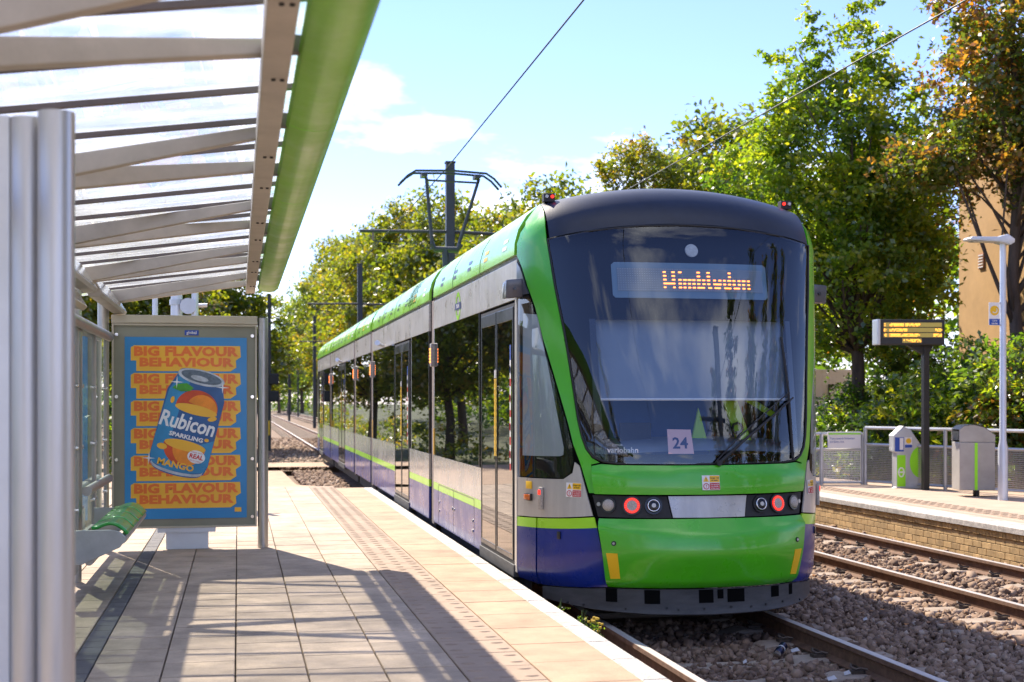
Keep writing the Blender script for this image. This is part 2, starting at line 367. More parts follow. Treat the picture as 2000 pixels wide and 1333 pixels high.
def textmesh(body, size, bold=0.0, sx=1.0, align='CENTER', shear=0.0, spacing=1.0, res=2):
    c = bpy.data.curves.new('t', 'FONT'); c.body = body; c.size = size; c.align_x = align; c.offset = bold; c.shear = shear; c.space_character = spacing; c.resolution_u = res
    o = bpy.data.objects.new('t', c); COL.objects.link(o)
    dg = bpy.context.evaluated_depsgraph_get(); me = bpy.data.meshes.new_from_object(o.evaluated_get(dg))
    bpy.data.objects.remove(o); bpy.data.curves.remove(c)
    if sx != 1.0: me.transform(Matrix.Diagonal((sx, 1, 1, 1)))
    return me
def text(body, size, loc, m, parent, basis=FACE_CAM, name='lettering', rot=0.0, **kw):
    me = textmesh(body, size, **kw)
    me.transform(Matrix.Translation(loc) @ basis @ Matrix.Rotation(rot, 4, 'Z'))
    return link(name, me, m, parent)
F_ = 2600.0; CY, SY_ = math.cos(YAW), math.sin(YAW)
def at(u, depth):                                                    # ground plan point seen at column u, at that depth
    a = (u - 1000) / F_
    return (depth * (SY_ + a * CY), depth * (CY - a * SY_))

# ------------------------------------------------------------------ ground, platforms, tracks
ZP = 0.306
ZB = -0.19                                                            # ballast bed
def structure(o): o['kind'] = 'structure'; return o
mb = MB(); mb.poly([(-400, -200, -0.32), (400, -200, -0.32), (400, 900, -0.32), (-400, 900, -0.32)])
structure(mb.build('ground', 'soil'))
mb = MB(); mb.grid(lambda a, b: (0.2 + 9.3 * a, -30 + 330 * b, ZB - 0.03), 4, 40)
structure(mb.build('track_bed', 'trackbed'))

# near platform
PX1 = 2.24
mb = MB(); mb.box(-5.5, PX1 - 0.03, -6, 23.2, -0.4, ZP - 0.03)
plat = structure(mb.build('platform', 'joint'))
mb = MB(); mb.box(PX1 - 0.03, PX1 - 0.005, -6, 23.2, -0.4, ZP - 0.075); mb.build('edge_wall', 'concrete', plat)
def slabmesh(name, w, l, t, m, bevel=0.004):
    b = MB(); b.box(-w / 2, w / 2, -l / 2, l / 2, -t, 0)
    me = bpy.data.meshes.new(name); me.from_pydata(b.v, [], b.f)
    bm = bmesh.new(); bm.from_mesh(me); bmesh.ops.recalc_face_normals(bm, faces=bm.faces)
    bmesh.ops.bevel(bm, geom=[e for e in bm.edges if all(v.co.z > -1e-6 for v in e.verts)], offset=bevel, segments=1, affect='EDGES')
    bm.to_mesh(me); bm.free(); me.materials.append(M[m]); return me
COLS = [(0.783, 1.192), (0.370, 0.783), (-0.014, 0.370), (-0.405, -0.014), (-0.790, -0.405), (-1.33, -0.92), (-1.75, -1.33)]
g = 0.0042
rest = MB()
for k, (a, b) in enumerate(COLS):
    me = slabmesh('paving_slab', b - a - 2 * g, 0.40 - 2 * g, 0.03, 'paving')
    y = -5.9 + 0.07 * (k % 3)
    while y < 23.0:
        if 5.3 < y < 14.6:
            o = share('paving_slab', me, plat, ((a + b) / 2, y + 0.2, ZP + random.uniform(-0.0012, 0.0012)))
            o.rotation_euler = (random.uniform(-.002, .002), random.uniform(-.002, .002), random.uniform(-.003, .003))
        else: rest.box(a + g, b - g, y + g, min(y + 0.40 - g, 23.2), ZP - 0.03, ZP + random.uniform(-0.001, 0.001))
        y += 0.40
y = -5.9
while y < 23.0:
    x = -5.5
    while x < -1.78: rest.box(x + g, x + 0.41 - g, y + g, min(y + 0.4 - g, 23.2), ZP - 0.03, ZP); x += 0.4155
    y += 0.4
rest.build('paving_slabs', 'paving', plat, kind='stuff')
me = slabmesh('dark_paver', 0.13 - 2 * g, 0.2 - g, 0.03, 'paving_dark')
y = 5.2
rest = MB()
yy = -5.9
while yy < 23.0:
    if 5.3 < yy < 14.6: share('dark_paver', me, plat, (-0.855, yy + 0.1, ZP - 0.001 + random.uniform(-.0012, .0012)))
    else: rest.box(-0.92 + g, -0.79 - g, yy + g, yy + 0.2 - g / 2, ZP - 0.03, ZP)
    yy += 0.2
rest.build('dark_pavers', 'paving_dark', plat, kind='stuff')
# tactile slabs with raised studs
tme = slabmesh('tactile_slab', 0.416 - 2 * g, 0.40 - g, 0.03, 'tactile')
b = MB()
def stud_fn(u, v):
    a = u * 2 * math.pi; r = v
    x = 0.043 * math.cos(a); yy_ = 0.021 * math.sin(a)
    p = min(1.0, r * 1.0)
    return (x * p, yy_ * p, 0.0065 * (1 - max(0, (p - 0.55) / 0.45) ** 2))
b.grid(stud_fn, 14, 4)
sme = bpy.data.meshes.new('raised_stud'); sme.from_pydata(b.v, [], b.f); sme.materials.append(M['tactile'])
bm = bmesh.new(); bm.from_mesh(sme); bmesh.ops.remove_doubles(bm, verts=bm.verts, dist=1e-5); bmesh.ops.recalc_face_normals(bm, faces=bm.faces); bm.to_mesh(sme); bm.free()
for p in sme.polygons: p.use_smooth = True
studs = MB(); tac = MB()
y = -5.95
while y < 23.0:
    xc = 1.400
    if 5.2 < y < 22.7:
        t = share('tactile_slab', tme, plat, (xc, y + 0.2, ZP + random.uniform(-.0008, .0008)))
        for i in range(3):
            for j in range(2):
                o = bpy.data.objects.new('raised_stud', sme); COL.objects.link(o); o.parent = t; o.location = ((i - 1) * 0.139, (j - 0.5) * 0.195, 0.0002)
    else: tac.box(xc - 0.203, xc + 0.203, y + 0.003, min(y + 0.397, 23.2), ZP - 0.03, ZP)
    y += 0.4
tac.build('tactile_slabs', 'tactile', plat, kind='stuff')
eme = slabmesh('edge_slab', 0.48 - 2 * g, 0.57 - g, 0.03, 'paving_edge'); cme = slabmesh('coping_stone', 0.148 - g, 0.57 - g, 0.075, 'coping', 0.008)
y = -5.8
while y < 22.7:
    dz = random.uniform(-.001, .001)
    share('edge_slab', eme, plat, (1.849, y + 0.285, ZP + dz)); share('coping_stone', cme, plat, (2.164, y + 0.285, ZP + dz))
    y += 0.57
# ramp and path beyond the platform
mb = MB(); mb.grid(lambda a, b: (-5.5 + (6.9 - 0.3 * b) * a, 23.2 + 15 * b, ZP - 0.008 - 0.38 * min(1, b * 2.2)), 2, 16)
structure(mb.build('path', 'paving_edge'))
mb = MB(); mb.grid(lambda a, b: (-1.4 + 8.8 * a, 36.2 + 2.6 * b, 0.012), 2, 2)
structure(mb.build('crossing', 'paving_edge'))

# far platform
FX = 8.85
fp = MB(); fp.prism([(FX + 0.06, 6), (13.4, 6), (13.4, 18), (11.2, 23.0), (9.2, 30), (FX + 0.06, 30)], lambda x, y: (x, y, -0.4), lambda x, y: (x, y, ZP))
fplat = structure(fp.build('far_platform', 'far_paving'))
mb = MB(); mb.box(FX + 0.012, FX + 0.058, 6, 30, -0.4, ZP - 0.08); mb.build('mortar_wall', 'mortar', fplat)
bme = slabmesh('brick', 0.1, 0.19, 0.072, 'brick', 0.004)
sme2 = slabmesh('soldier_brick', 0.1, 0.064, 0.07, 'soldier', 0.004)
far = MB(); far2 = MB()
for r in range(4):
    y = 6.0 + (0.1 if r % 2 else 0)
    while y < 29.8:
        zt = 0.150 - r * 0.082
        if 12.2 < y < 22.5: share('brick', bme, fplat, (FX + 0.052 + random.uniform(-.002, .002), y + 0.095, zt))
        else: far.box(FX + 0.002, FX + 0.1, y, y + 0.19, zt - 0.072, zt)
        y += 0.2
y = 6.0
while y < 29.8:
    if 12.6 < y < 22.5: share('soldier_brick', sme2, fplat, (FX + 0.035 + random.uniform(-.002, .002), y + 0.034, 0.229))
    else: far2.box(FX - 0.015, FX + 0.08, y, y + 0.064, 0.159, 0.229)
    y += 0.0715
far.build('bricks', 'brick', fplat, kind='stuff'); far2.build('soldier_bricks', 'soldier', fplat, kind='stuff')
cme2 = slabmesh('coping_stone', 0.40, 0.545, 0.073, 'coping', 0.01)
y = 6.0
while y < 29.5:
    share('coping_stone', cme2, fplat, (FX + 0.16, y + 0.275, ZP + 0.004)); y += 0.551
fme = slabmesh('tactile_slab', 0.40, 0.40, 0.03, 'tactile')
st = MB()
y = 10.0
while y < 26:
    share('tactile_slab', fme, fplat, (FX + 0.85, y + 0.2, ZP + 0.006))
    for i in range(3):
        for j in range(2): st.box(FX + 0.85 + (i - 1) * 0.135 - .04, FX + 0.85 + (i - 1) * 0.135 + .04, y + 0.08 + j * 0.2, y + 0.12 + j * 0.2, ZP + 0.005, ZP + 0.012)
    y += 0.405
st.build('raised_studs', 'tactile', fplat, kind='stuff')

# tracks
RP = [(-0.035, 0), (0.035, 0), (0.037, -0.03), (0.012, -0.045), (0.010, -0.125), (0.062, -0.148), (0.062, -0.158), (-0.062, -0.158), (-0.062, -0.148), (-0.010, -0.125), (-0.012, -0.045), (-0.037, -0.03)]
def track(cx, y0, y1):
    b = MB(); b.box(cx - 1.28, cx + 1.28, y0, y1, ZB - 0.12, ZB - 0.035)
    t = structure(b.build('railway_track', 'trackbed'))
    for sg in (-1, 1):
        rx = cx + sg * 0.75
        b = MB(); b.prism(RP, lambda x, z: (rx + x, y0, z), lambda x, z: (rx + x, y1, z))
        b.build('rail', 'rail_side', t)
        b = MB(); b.box(rx - 0.030, rx + 0.030, y0, y1, -0.006, 0.0025); b.build('running_surface', 'rail_top', t)
    sl = MB(); sl.prism([(-1.25, -0.145), (-0.5, -0.145), (-0.4, -0.175), (0.4, -0.175), (0.5, -0.145), (1.25, -0.145), (1.25, -0.3), (-1.25, -0.3)], lambda x, z: (x, -0.12, z), lambda x, z: (x, 0.12, z))
    bm = bmesh.new(); me = bpy.data.meshes.new('sleeper'); me.from_pydata(sl.v, [], sl.f); bm.from_mesh(me); bmesh.ops.recalc_face_normals(bm, faces=bm.faces); bmesh.ops.bevel(bm, geom=bm.edges[:], offset=0.012, segments=1, affect='EDGES'); bm.to_mesh(me); bm.free(); me.materials.append(M['sleeper'])
    cl = MB()
    cl.tube([(-0.02, -0.055, 0.004), (0.03, -0.05, 0.03), (0.07, -0.03, 0.045), (0.085, 0.0, 0.035), (0.06, 0.025, 0.02), (0.02, 0.03, 0.028), (-0.02, 0.05, 0.02)], 0.0095, 6)
    cl.box(-0.01, 0.09, -0.035, 0.035, -0.012, 0.012)
    cm = bpy.data.meshes.new('rail_clip'); cm.from_pydata(cl.v, [], cl.f); cm.materials.append(M['clip'])
    y = y0 + 0.3; rest = MB()
    while y < y1:
        if 5.5 < y < 24:
            s_ = share('sleeper', me, t, (cx, y, random.uniform(-.006, .004)))
            for sg in (-1, 1):
                for q in (-1, 1):
                    o = bpy.data.objects.new('rail_clip', cm); COL.objects.link(o); o.parent = s_; o.location = (sg * 0.75 + q * 0.06, 0, -0.132); o.rotation_euler = (0, 0, 0 if q > 0 else math.pi)
        else: rest.box(cx - 1.25, cx + 1.25, y - 0.12, y + 0.12, -0.3, -0.155)
        y += 0.64
    rest.build('sleepers', 'sleeper', t, kind='stuff')
    return t
TC1, TC2 = 3.62, 7.43
track(TC1, -14, 240); track(TC2, -14, 240)

# ballast stones: angular lumps nobody could count
def ballast(name, regions, seed):
    rng = np.random.default_rng(seed); V = []; n = 0
    cube = np.array([(-1, -1, -1), (1, -1, -1), (1, 1, -1), (-1, 1, -1), (-1, -1, 1), (1, -1, 1), (1, 1, 1), (-1, 1, 1)], float) * 0.5
    quads = np.array([(3, 2, 1, 0), (4, 5, 6, 7), (0, 1, 5, 4), (1, 2, 6, 5), (2, 3, 7, 6), (3, 0, 4, 7)])
    for (x0, x1, y0, y1, dens, s0, top) in regions:
        k = int((x1 - x0) * (y1 - y0) * dens)
        c = np.stack([rng.uniform(x0, x1, k), rng.uniform(y0, y1, k), top + rng.normal(0, 0.016, k)], 1)
        keep = np.ones(k, bool)
        for cx in (TC1, TC2):
            for sg in (-1, 1): keep &= np.abs(c[:, 0] - (cx + sg * 0.75)) > 0.075
            dx = np.abs(c[:, 0] - cx); ph = (c[:, 1] + 14 - 0.3 + 0.12) % 0.64
            on = (dx < 1.24) & (ph < 0.24); keep &= ~(on & (rng.random(k) < np.where(dx > 0.45, 0.93, 0.55)))
            c[:, 2] += np.where((dx < 0.7), -0.012, 0)
        c = c[keep]; k = len(c)
        sz = s0 * rng.lognormal(0, 0.28, (k, 1)) * rng.uniform(0.65, 1.25, (k, 3))
        p = cube[None] * sz[:, None, :] * rng.uniform(0.45, 1.15, (k, 8, 3))
        q = rng.normal(size=(k, 4)); q /= np.linalg.norm(q, axis=1, keepdims=True); w, x, y, z = q.T
        Rm = np.stack([1 - 2 * (y * y + z * z), 2 * (x * y - z * w), 2 * (x * z + y * w), 2 * (x * y + z * w), 1 - 2 * (x * x + z * z), 2 * (y * z - x * w), 2 * (x * z - y * w), 2 * (y * z + x * w), 1 - 2 * (x * x + y * y)], 1).reshape(k, 3, 3)
        p = np.einsum('kij,knj->kni', Rm, p) + c[:, None, :]
        V.append(p.reshape(-1, 3)); n += k
    V = np.concatenate(V); cx_ = V.reshape(-1, 8, 3)[:, :, 0].mean(1)
    tint = np.clip(rng.beta(2.2, 2.0, n) - 0.22 * ((np.abs(cx_ - TC1) < .62) | (np.abs(cx_ - TC2) < .62)), 0, 1)      # oil-darkened between the rails
    fidx = (quads[None] + (np.arange(n) * 8)[:, None, None]).reshape(-1, 4)
    return link(name, rawmesh(name, V, fidx, np.repeat(tint, 8)), 'stones', None, kind='stuff')
def rawmesh(name, V, Fq, tint=None):
    me = bpy.data.meshes.new(name); nf, w = Fq.shape
    me.vertices.add(len(V)); me.vertices.foreach_set('co', V.astype(np.float32).ravel())
    me.loops.add(nf * w); me.loops.foreach_set('vertex_index', Fq.astype(np.int32).ravel())
    me.polygons.add(nf); me.polygons.foreach_set('loop_start', np.arange(0, nf * w, w, dtype=np.int32)); me.polygons.foreach_set('loop_total', np.full(nf, w, np.int32))
    if tint is not None:
        a = me.attributes.new('tint', 'FLOAT', 'POINT'); a.data.foreach_set('value', tint.astype(np.float32))
    me.update(calc_edges=True); me.validate()
    return me
m = mat('stones', (0.25, 0.2, 0.165), 0.92, bump=0.3, bs=120); t = m.node_tree
at_ = t.nodes.new('ShaderNodeAttribute'); at_.attribute_name = 'tint'; rp = t.nodes.new('ShaderNodeValToRGB')
for k, (p, c) in enumerate([(0, (0.10, 0.058, 0.036)), (0.5, (0.255, 0.165, 0.108)), (0.85, (0.35, 0.245, 0.17)), (1.0, (0.45, 0.36, 0.28))]):
    e = rp.color_ramp.elements; e = e[k] if k < len(e) and k != 1 else e.new(p); e.position = p; e.color = (*c, 1)
t.links.new(at_.outputs['Fac'], rp.inputs[0]); t.links.new(rp.outputs[0], t.nodes['Principled BSDF'].inputs['Base Color'])
M['stones'] = m
zt = ZB + 0.012
ballast('ballast', [(2.27, 4.9, 5.5, 11.2, 800, 0.045, zt), (4.9, 8.86, 5.5, 17.5, 720, 0.046, zt), (4.4, 8.86, 17.5, 26, 400, 0.056, zt), (1.45, 2.4, 23.1, 36, 420, 0.06, zt + 0.05), (0.4, 5.0, 38.8, 70, 75, 0.10, zt), (4.9, 8.86, 26, 60, 60, 0.09, zt)], 3)
# fallen leaves lying on the ballast and far platform
V = []; k = 260
lx = RNG.uniform(4.6, 8.8, k); ly = RNG.uniform(9, 21, k); q = RNG.uniform(0, 6.28, k)
for i in range(k):
    s_ = random.uniform(0.012, 0.026); c_, n_ = math.cos(q[i]), math.sin(q[i]); z_ = ZB + 0.05 + random.uniform(0, 0.012)
    for a, b_ in ((-1.5, 0), (0, -0.9), (1.5, 0), (0, 0.9)): V.append((lx[i] + s_ * (a * c_ - b_ * n_), ly[i] + s_ * (a * n_ + b_ * c_), z_ + random.uniform(-.006, .01)))
V = np.array(V); link('fallen_leaves', rawmesh('fallen_leaves', V, np.arange(len(V)).reshape(-1, 4)), mat('dead_leaf', (0.42, 0.17, 0.04), 0.8, var=0.5, vs=9), kind='stuff')

# ------------------------------------------------------------------ tram
TX = TC1
tram = thing('tram', 'green, silver and blue articulated tram standing at the platform', 'tram', (TX, 10, 0))
ZT = [0.10, 0.32, 0.6, 0.95, 1.27, 1.39, 2.2, 3.1, 3.25, 3.45, 3.6]
TB = dict(Yn=[9.86, 9.88, 9.82, 9.92, 9.97, 9.98, 10.18, 10.40, 10.45, 10.62, 10.9],
          p1=[.62, .62, .64, .68, .70, .72, .80, .90, .90, .88, .8],
          p2x=[1.10, 1.10, 1.11, 1.15, 1.16, 1.17, 1.22, 1.28, 1.26, 1.11, .9],
          p2y=[10.12, 10.12, 10.08, 10.10, 10.13, 10.14, 10.28, 10.50, 10.56, 10.75, 11.],
          p3x=[1.32, 1.32, 1.32, 1.32, 1.32, 1.32, 1.32, 1.318, 1.27, 1.12, .95])
# smooth the tables so that panels have no kinks
_zs = np.linspace(0.0, 3.7, 371)
_tb = {}
for k_, v_ in TB.items():
    a_ = np.interp(_zs, ZT, v_); ker = np.hanning(23 if k_ != 'p3x' else 9); ker /= ker.sum()
    _tb[k_] = np.convolve(np.pad(a_, 30, mode='edge'), ker, 'same')[30:-30]
def nose(x, z):
    x = abs(x); Yn, p1, p2x, p2y, p3x = (float(np.interp(z, _zs, _tb[k])) for k in ('Yn', 'p1', 'p2x', 'p2y', 'p3x'))
    if x >= p3x: return 11.0
    lo, hi = 0., 1.
    for _ in range(26):
        t = (lo + hi) / 2
        if 3 * (1 - t) ** 2 * t * p1 + 3 * (1 - t) * t * t * p2x + t ** 3 * p3x < x: lo = t
        else: hi = t
    return ((1 - t) ** 3 + 3 * (1 - t) ** 2 * t) * Yn + 3 * (1 - t) * t * t * p2y + t ** 3 * 11.0
def sym(l): return l + [(-x, z) for x, z in reversed(l) if abs(x) > 1e-6]
def mir(l): return [(-x, z) for x, z in reversed(l)]
def nose_n(x, z):
    e = 0.01; dx = (nose(x + e, z) - nose(x - e, z)) / (2 * e); dz = (nose(x, z + e) - nose(x, z - e)) / (2 * e)
    return Vector((dx, -1, dz)).normalized()
def panel(name, poly, m, parent, off=0.0, fn=None, thick=0.012, step=0.07, smooth=True):
    bm = bmesh.new(); bm.faces.new([bm.verts.new((x, 0, z)) for x, z in poly])
    xs = [p[0] for p in poly]; zs_ = [p[1] for p in poly]
    for ax, lo, hi in ((0, min(xs), max(xs)), (2, min(zs_), max(zs_))):
        n = int((hi - lo) / step); no = [0, 0, 0]; no[ax] = 1
        for i in range(1, n + 1):
            co = [0, 0, 0]; co[ax] = lo + (hi - lo) * i / (n + 1)
            bmesh.ops.bisect_plane(bm, geom=bm.verts[:] + bm.edges[:] + bm.faces[:], plane_co=co, plane_no=no, dist=1e-6)
    for v in bm.verts:
        x, z = v.co.x, v.co.z
        o = off + (fn(x, z) if fn else 0)
        nn = nose_n(x, z)
        v.co = Vector((TX + x, nose(x, z), z)) + nn * o
    bmesh.ops.recalc_face_normals(bm, faces=bm.faces)
    if sum(f.normal.y * f.calc_area() for f in bm.faces) > 0: bmesh.ops.reverse_faces(bm, faces=bm.faces)
    if thick: bmesh.ops.solidify(bm, geom=bm.faces[:], thickness=thick)
    me = bpy.data.meshes.new(name); bm.to_mesh(me); bm.free()
    return link(name, me, m, parent, smooth)
def both(name, poly, m, parent, **kw):
    panel(name, poly, m, parent, **kw); return panel(name, mir(poly), m, parent, **kw)

# dark inner shell behind the panels
for q in ([(-1.308, 3.05), (-1.308, 0.325), (-0.86, 0.325), (-0.86, 3.28), (-1.12, 3.3), (-1.25, 3.2)],): both('inner_shell', q, 'void', tram, off=-0.03, thick=0.01)
panel('inner_shell', [(-0.86, 0.325), (0.86, 0.325), (0.86, 1.36), (-0.86, 1.36)], 'void', tram, off=-0.03, thick=0.01)
panel('inner_shell', [(-0.86, 2.44), (0.86, 2.44), (0.86, 3.28), (-0.86, 3.28)], 'void', tram, off=-0.03, thick=0.01)
# windscreen
WL = [(0, 3.222), (-.4, 3.208), (-.8, 3.162), (-1.138, 3.10), (-1.095, 2.707), (-1.042, 2.329), (-.999, 1.956), (-.966, 1.629), (-.942, 1.49), (-.915, 1.40), (-.87, 1.335), (-.80, 1.30), (-.70, 1.286), (0, 1.28)]
ws = panel('windscreen', sym(WL), 'g_wind', tram, off=0.0, thick=0.0)
# rubber seal round the windscreen
sl_ = sym(WL)
mb = MB(); pts = [Vector((TX + x, nose(x, z), z)) + nose_n(x, z) * 0.004 for x, z in sl_]
mb.tube(pts + [pts[0]], 0.009, 6, cap=False); mb.build('seal', 'rubber', ws, smooth='all')
both('frit_line', [(-0.862, 1.36), (-0.80, 1.36), (-0.815, 2.44), (-0.862, 2.44)], 'black', ws, off=-0.012, thick=0.006)
# pillars, bonnet, nose, lamps band
PIL = [(-1.12, 3.445), (-1.15, 3.22), (-1.15, 3.10), (-1.107, 2.707), (-1.054, 2.329), (-1.011, 1.956), (-.978, 1.629), (-.954, 1.49), (-.927, 1.395), (-.882, 1.326), (-.83, 1.292), (-.89, 1.275), (-.868, 1.052), (-.905, 1.052), (-.955, 1.264), (-1.005, 1.425), (-1.034, 1.588), (-1.096, 1.875), (-1.187, 2.294), (-1.23, 2.55), (-1.271, 2.727), (-1.300, 2.90), (-1.317, 3.0), (-1.316, 3.1), (-1.285, 3.2), (-1.24, 3.29), (-1.18, 3.38)]
both('corner_pillar', PIL, 'green', tram, step=0.06)
def bon(x, z):
    ax = abs(x); edge = 1.205 if ax > 0.30 else (1.262 if ax < 0.2 else 1.262 - 0.057 * (ax - 0.2) / 0.1)
    return 0.035 * max(0, min(1, (1.275 - z) / max(0.012, 1.275 - edge))) - 0.012 * max(0, (1.10 - z) / 0.06)
panel('bonnet', sym([(0, 1.268), (-.70, 1.273), (-.82, 1.280), (-.884, 1.264), (-.862, 1.045), (0, 1.040)]), 'green', tram, fn=bon, step=0.045)
both('lamp_housing', [(-.888, 1.036), (-.335, 1.032), (-.305, .868), (-.852, .868)], 'black_matte', tram, off=-0.012)
panel('centre_band', sym([(0, 1.032), (-.325, 1.032), (-.296, .868), (0, .866)]), 'silver', tram, off=-0.004)
def low(x, z):
    zc = 0.715 + 0.085 * min(1, abs(x) / 0.85) ** 1.6
    o = 0.055 * max(0, min(1, (0.86 - z) / (0.86 - zc)))
    return o - 0.05 * max(0, (0.37 - z) / 0.055) ** 1.5 - 0.02 * max(0, (zc - z) / 0.4)
nosep = panel('nose_panel', sym([(0, .857), (-.842, .855), (-.778, .316), (0, .318)]), 'green', tram, fn=low, step=0.035)
for sg in (-1, 1):
    P = [(-.786, .595), (-.712, .595), (-.688, .40), (-.752, .395)]
    if sg > 0: P = mir(P)
    panel('reflector', P, 'sticker_yellow', nosep, off=0.004, fn=low, thick=0.004)
    x, z = sg * .735, .665; c0 = Vector((TX + x, nose(x, z), z)); n_ = nose_n(x, z)
    MB().tube([c0 + n_ * (low(x, z) - 0.01), c0 + n_ * (low(x, z) + 0.006)], 0.019, 16).build('rivet_cap', 'black_matte', nosep, smooth=True)
    MB().tube([c0 + n_ * (low(x, z)), c0 + n_ * (low(x, z) + 0.008)], 0.010, 12).build('rivet', 'steel', nosep, smooth=True)
# corner body: side window, silver, stripe, blue skirting
SWIN = [(-1.313, 2.655), (-1.263, 2.655), (-1.243, 2.55), (-1.2, 2.294), (-1.108, 1.875), (-1.046, 1.588), (-1.014, 1.41), (-1.006, 1.30), (-1.022, 1.21), (-1.07, 1.162), (-1.30, 1.148), (-1.313, 1.165)]
SPAN = [(-1.303, 2.51), (-1.235, 2.49), (-1.225, 2.45), (-1.078, 1.40), (-1.082, 1.345), (-1.10, 1.333), (-1.303, 1.322)]
for f_ in (lambda l: l, mir):
    panel('pale_backing', f_(SPAN), 'pane_pale', tram, off=-0.02, thick=0.004)  # pale sheet behind the clear part of the corner window
    panel('corner_window', f_(SWIN), 'g_wind', tram, off=0.0, thick=0.0)
    panel('header_fillet', f_([(-1.317, 2.665), (-1.266, 2.665), (-1.284, 2.74), (-1.30, 2.86), (-1.317, 2.95)]), 'pod', tram, off=0.004)
    panel('corner_body', f_([(-1.316, 1.138), (-1.07, 1.152), (-1.012, 1.205), (-.998, 1.29), (-.968, 1.262), (-.885, .872), (-1.316, .815)]), 'silver', tram)
    panel('corner_stripe', f_([(-1.317, .804), (-1.226, .818), (-1.226, .738), (-1.317, .727)]), 'stripe', tram)
    panel('corner_stripe', f_([(-1.218, .819), (-.876, .862), (-.858, .780), (-1.218, .739)]), 'stripe', tram)
    def tuck(x, z): return -0.05 * max(0, (0.36 - z) / 0.1) ** 1.5
    panel('corner_skirt', f_([(-1.317, .7265), (-1.226, .7375), (-1.222, .268), (-1.317, .29)]), 'blue', tram, fn=tuck)
    hp = panel('corner_skirt', f_([(-1.218, .7385), (-.8578, .7795), (-.785, .314), (-1.214, .268)]), 'blue', tram, fn=tuck)
# hatch latch, lamps on the silver corner, stickers
def on_nose(x, z, off=0.0):
    n_ = nose_n(x, z); p = Vector((TX + x, nose(x, z), z)) + n_ * off
    s_ = Vector((0, 0, 1)).cross(n_).normalized(); u_ = n_.cross(s_)
    return p, s_, u_, n_
def nbox(name, x, z, w, h, d, m, parent, bevel=0.004, off=0.0):
    p, s_, u_, n_ = on_nose(x, z, off); b = MB(); b.obox(p + n_ * (d / 2), s_ * (w / 2), u_ * (h / 2), n_ * (d / 2)); return b.build(name, m, parent, smooth=True, bevel=bevel)
def ntext(body, size, x, z, off, m, parent, **kw):
    p, s_, u_, n_ = on_nose(x, z, off); B = Matrix((s_, u_, n_)).transposed().to_4x4()
    return text(body, size, p, m, parent, basis=B, **kw)
for sg in (-1, 1):
    nbox('latch', sg * 1.095, .70, .035, .06, .012, 'black', tram)
    nbox('reflector', sg * 1.262, 1.083, .10, .062, .003, 'sticker_yellow', tram, .001, 0.001)
    o = nbox('indicator', sg * 1.262, .985, .112, .06, .02, 'black', tram, .006)
    nbox('lens', sg * 1.262, .985, .096, .045, .014, 'orange_lens', o, .006, 0.014)
    o = nbox('marker_lamp', sg * 1.194, .985, .045, .185, .03, 'lens_frost', tram, .012)
    nbox('lit_lens', sg * 1.194, 1.035, .028, .04, .006, 'led_red', o, .002, 0.029)
    # warning sticker
def warning(x, z):
    o = nbox('warning_sticker', x, z, .145, .115, .0015, 'sticker_white', tram, 0, 0.037 if abs(x) < .5 else 0.002)
    k = 0.0395 if abs(x) < .5 else 0.0045
    p, s_, u_, n_ = on_nose(x, z, k); q = lambda a, b: p + s_ * a + u_ * b
    MB().poly([q(-.010, .004), q(.070, .004), q(.070, .054), q(-.010, .054)]).build('amber_field', 'sticker_yellow', o, fixn=False)
    MB().poly([q(-.010, -.054), q(.070, -.054), q(.070, -.002), q(-.010, -.002)]).build('red_field', 'sticker_red', o, fixn=False)
    MB().poly([q(-.064, .008), q(-.016, .008), q(-.040, .052)]).build('triangle', 'sticker_yellow', o, fixn=False)
    B = Matrix((s_, u_, n_)).transposed().to_4x4()
    for body, b_, sz in (('Danger risk', .032, .016), ('of death', .014, .016)): text(body, sz, q(.03, b_) + n_ * .001, 'black', o, basis=B, bold=.0004)
    for body, b_ in (('Do not ride', -.018), ('on outside', -.033), ('of the tram', -.048)): text(body, .014, q(.03, b_) + n_ * .001, 'sticker_white', o, basis=B, bold=.0003)
    text('!', .036, q(-.040, .013) + n_ * .001, 'black', o, basis=B, bold=.001); text('!', .034, q(-.040, -.040) + n_ * .001, 'sticker_red', o, basis=B, bold=.001)
    b = MB(); b.tube([q(-.040 + .022 * math.cos(t * .3927), -.028 + .022 * math.sin(t * .3927)) + n_ * .0005 for t in range(17)], 0.0028, 5, cap=False); b.build('ring', 'sticker_red', o)
for x, z in ((0.012, 1.131), (-1.005, 1.07), (1.005, 1.07)): warning(x, z)
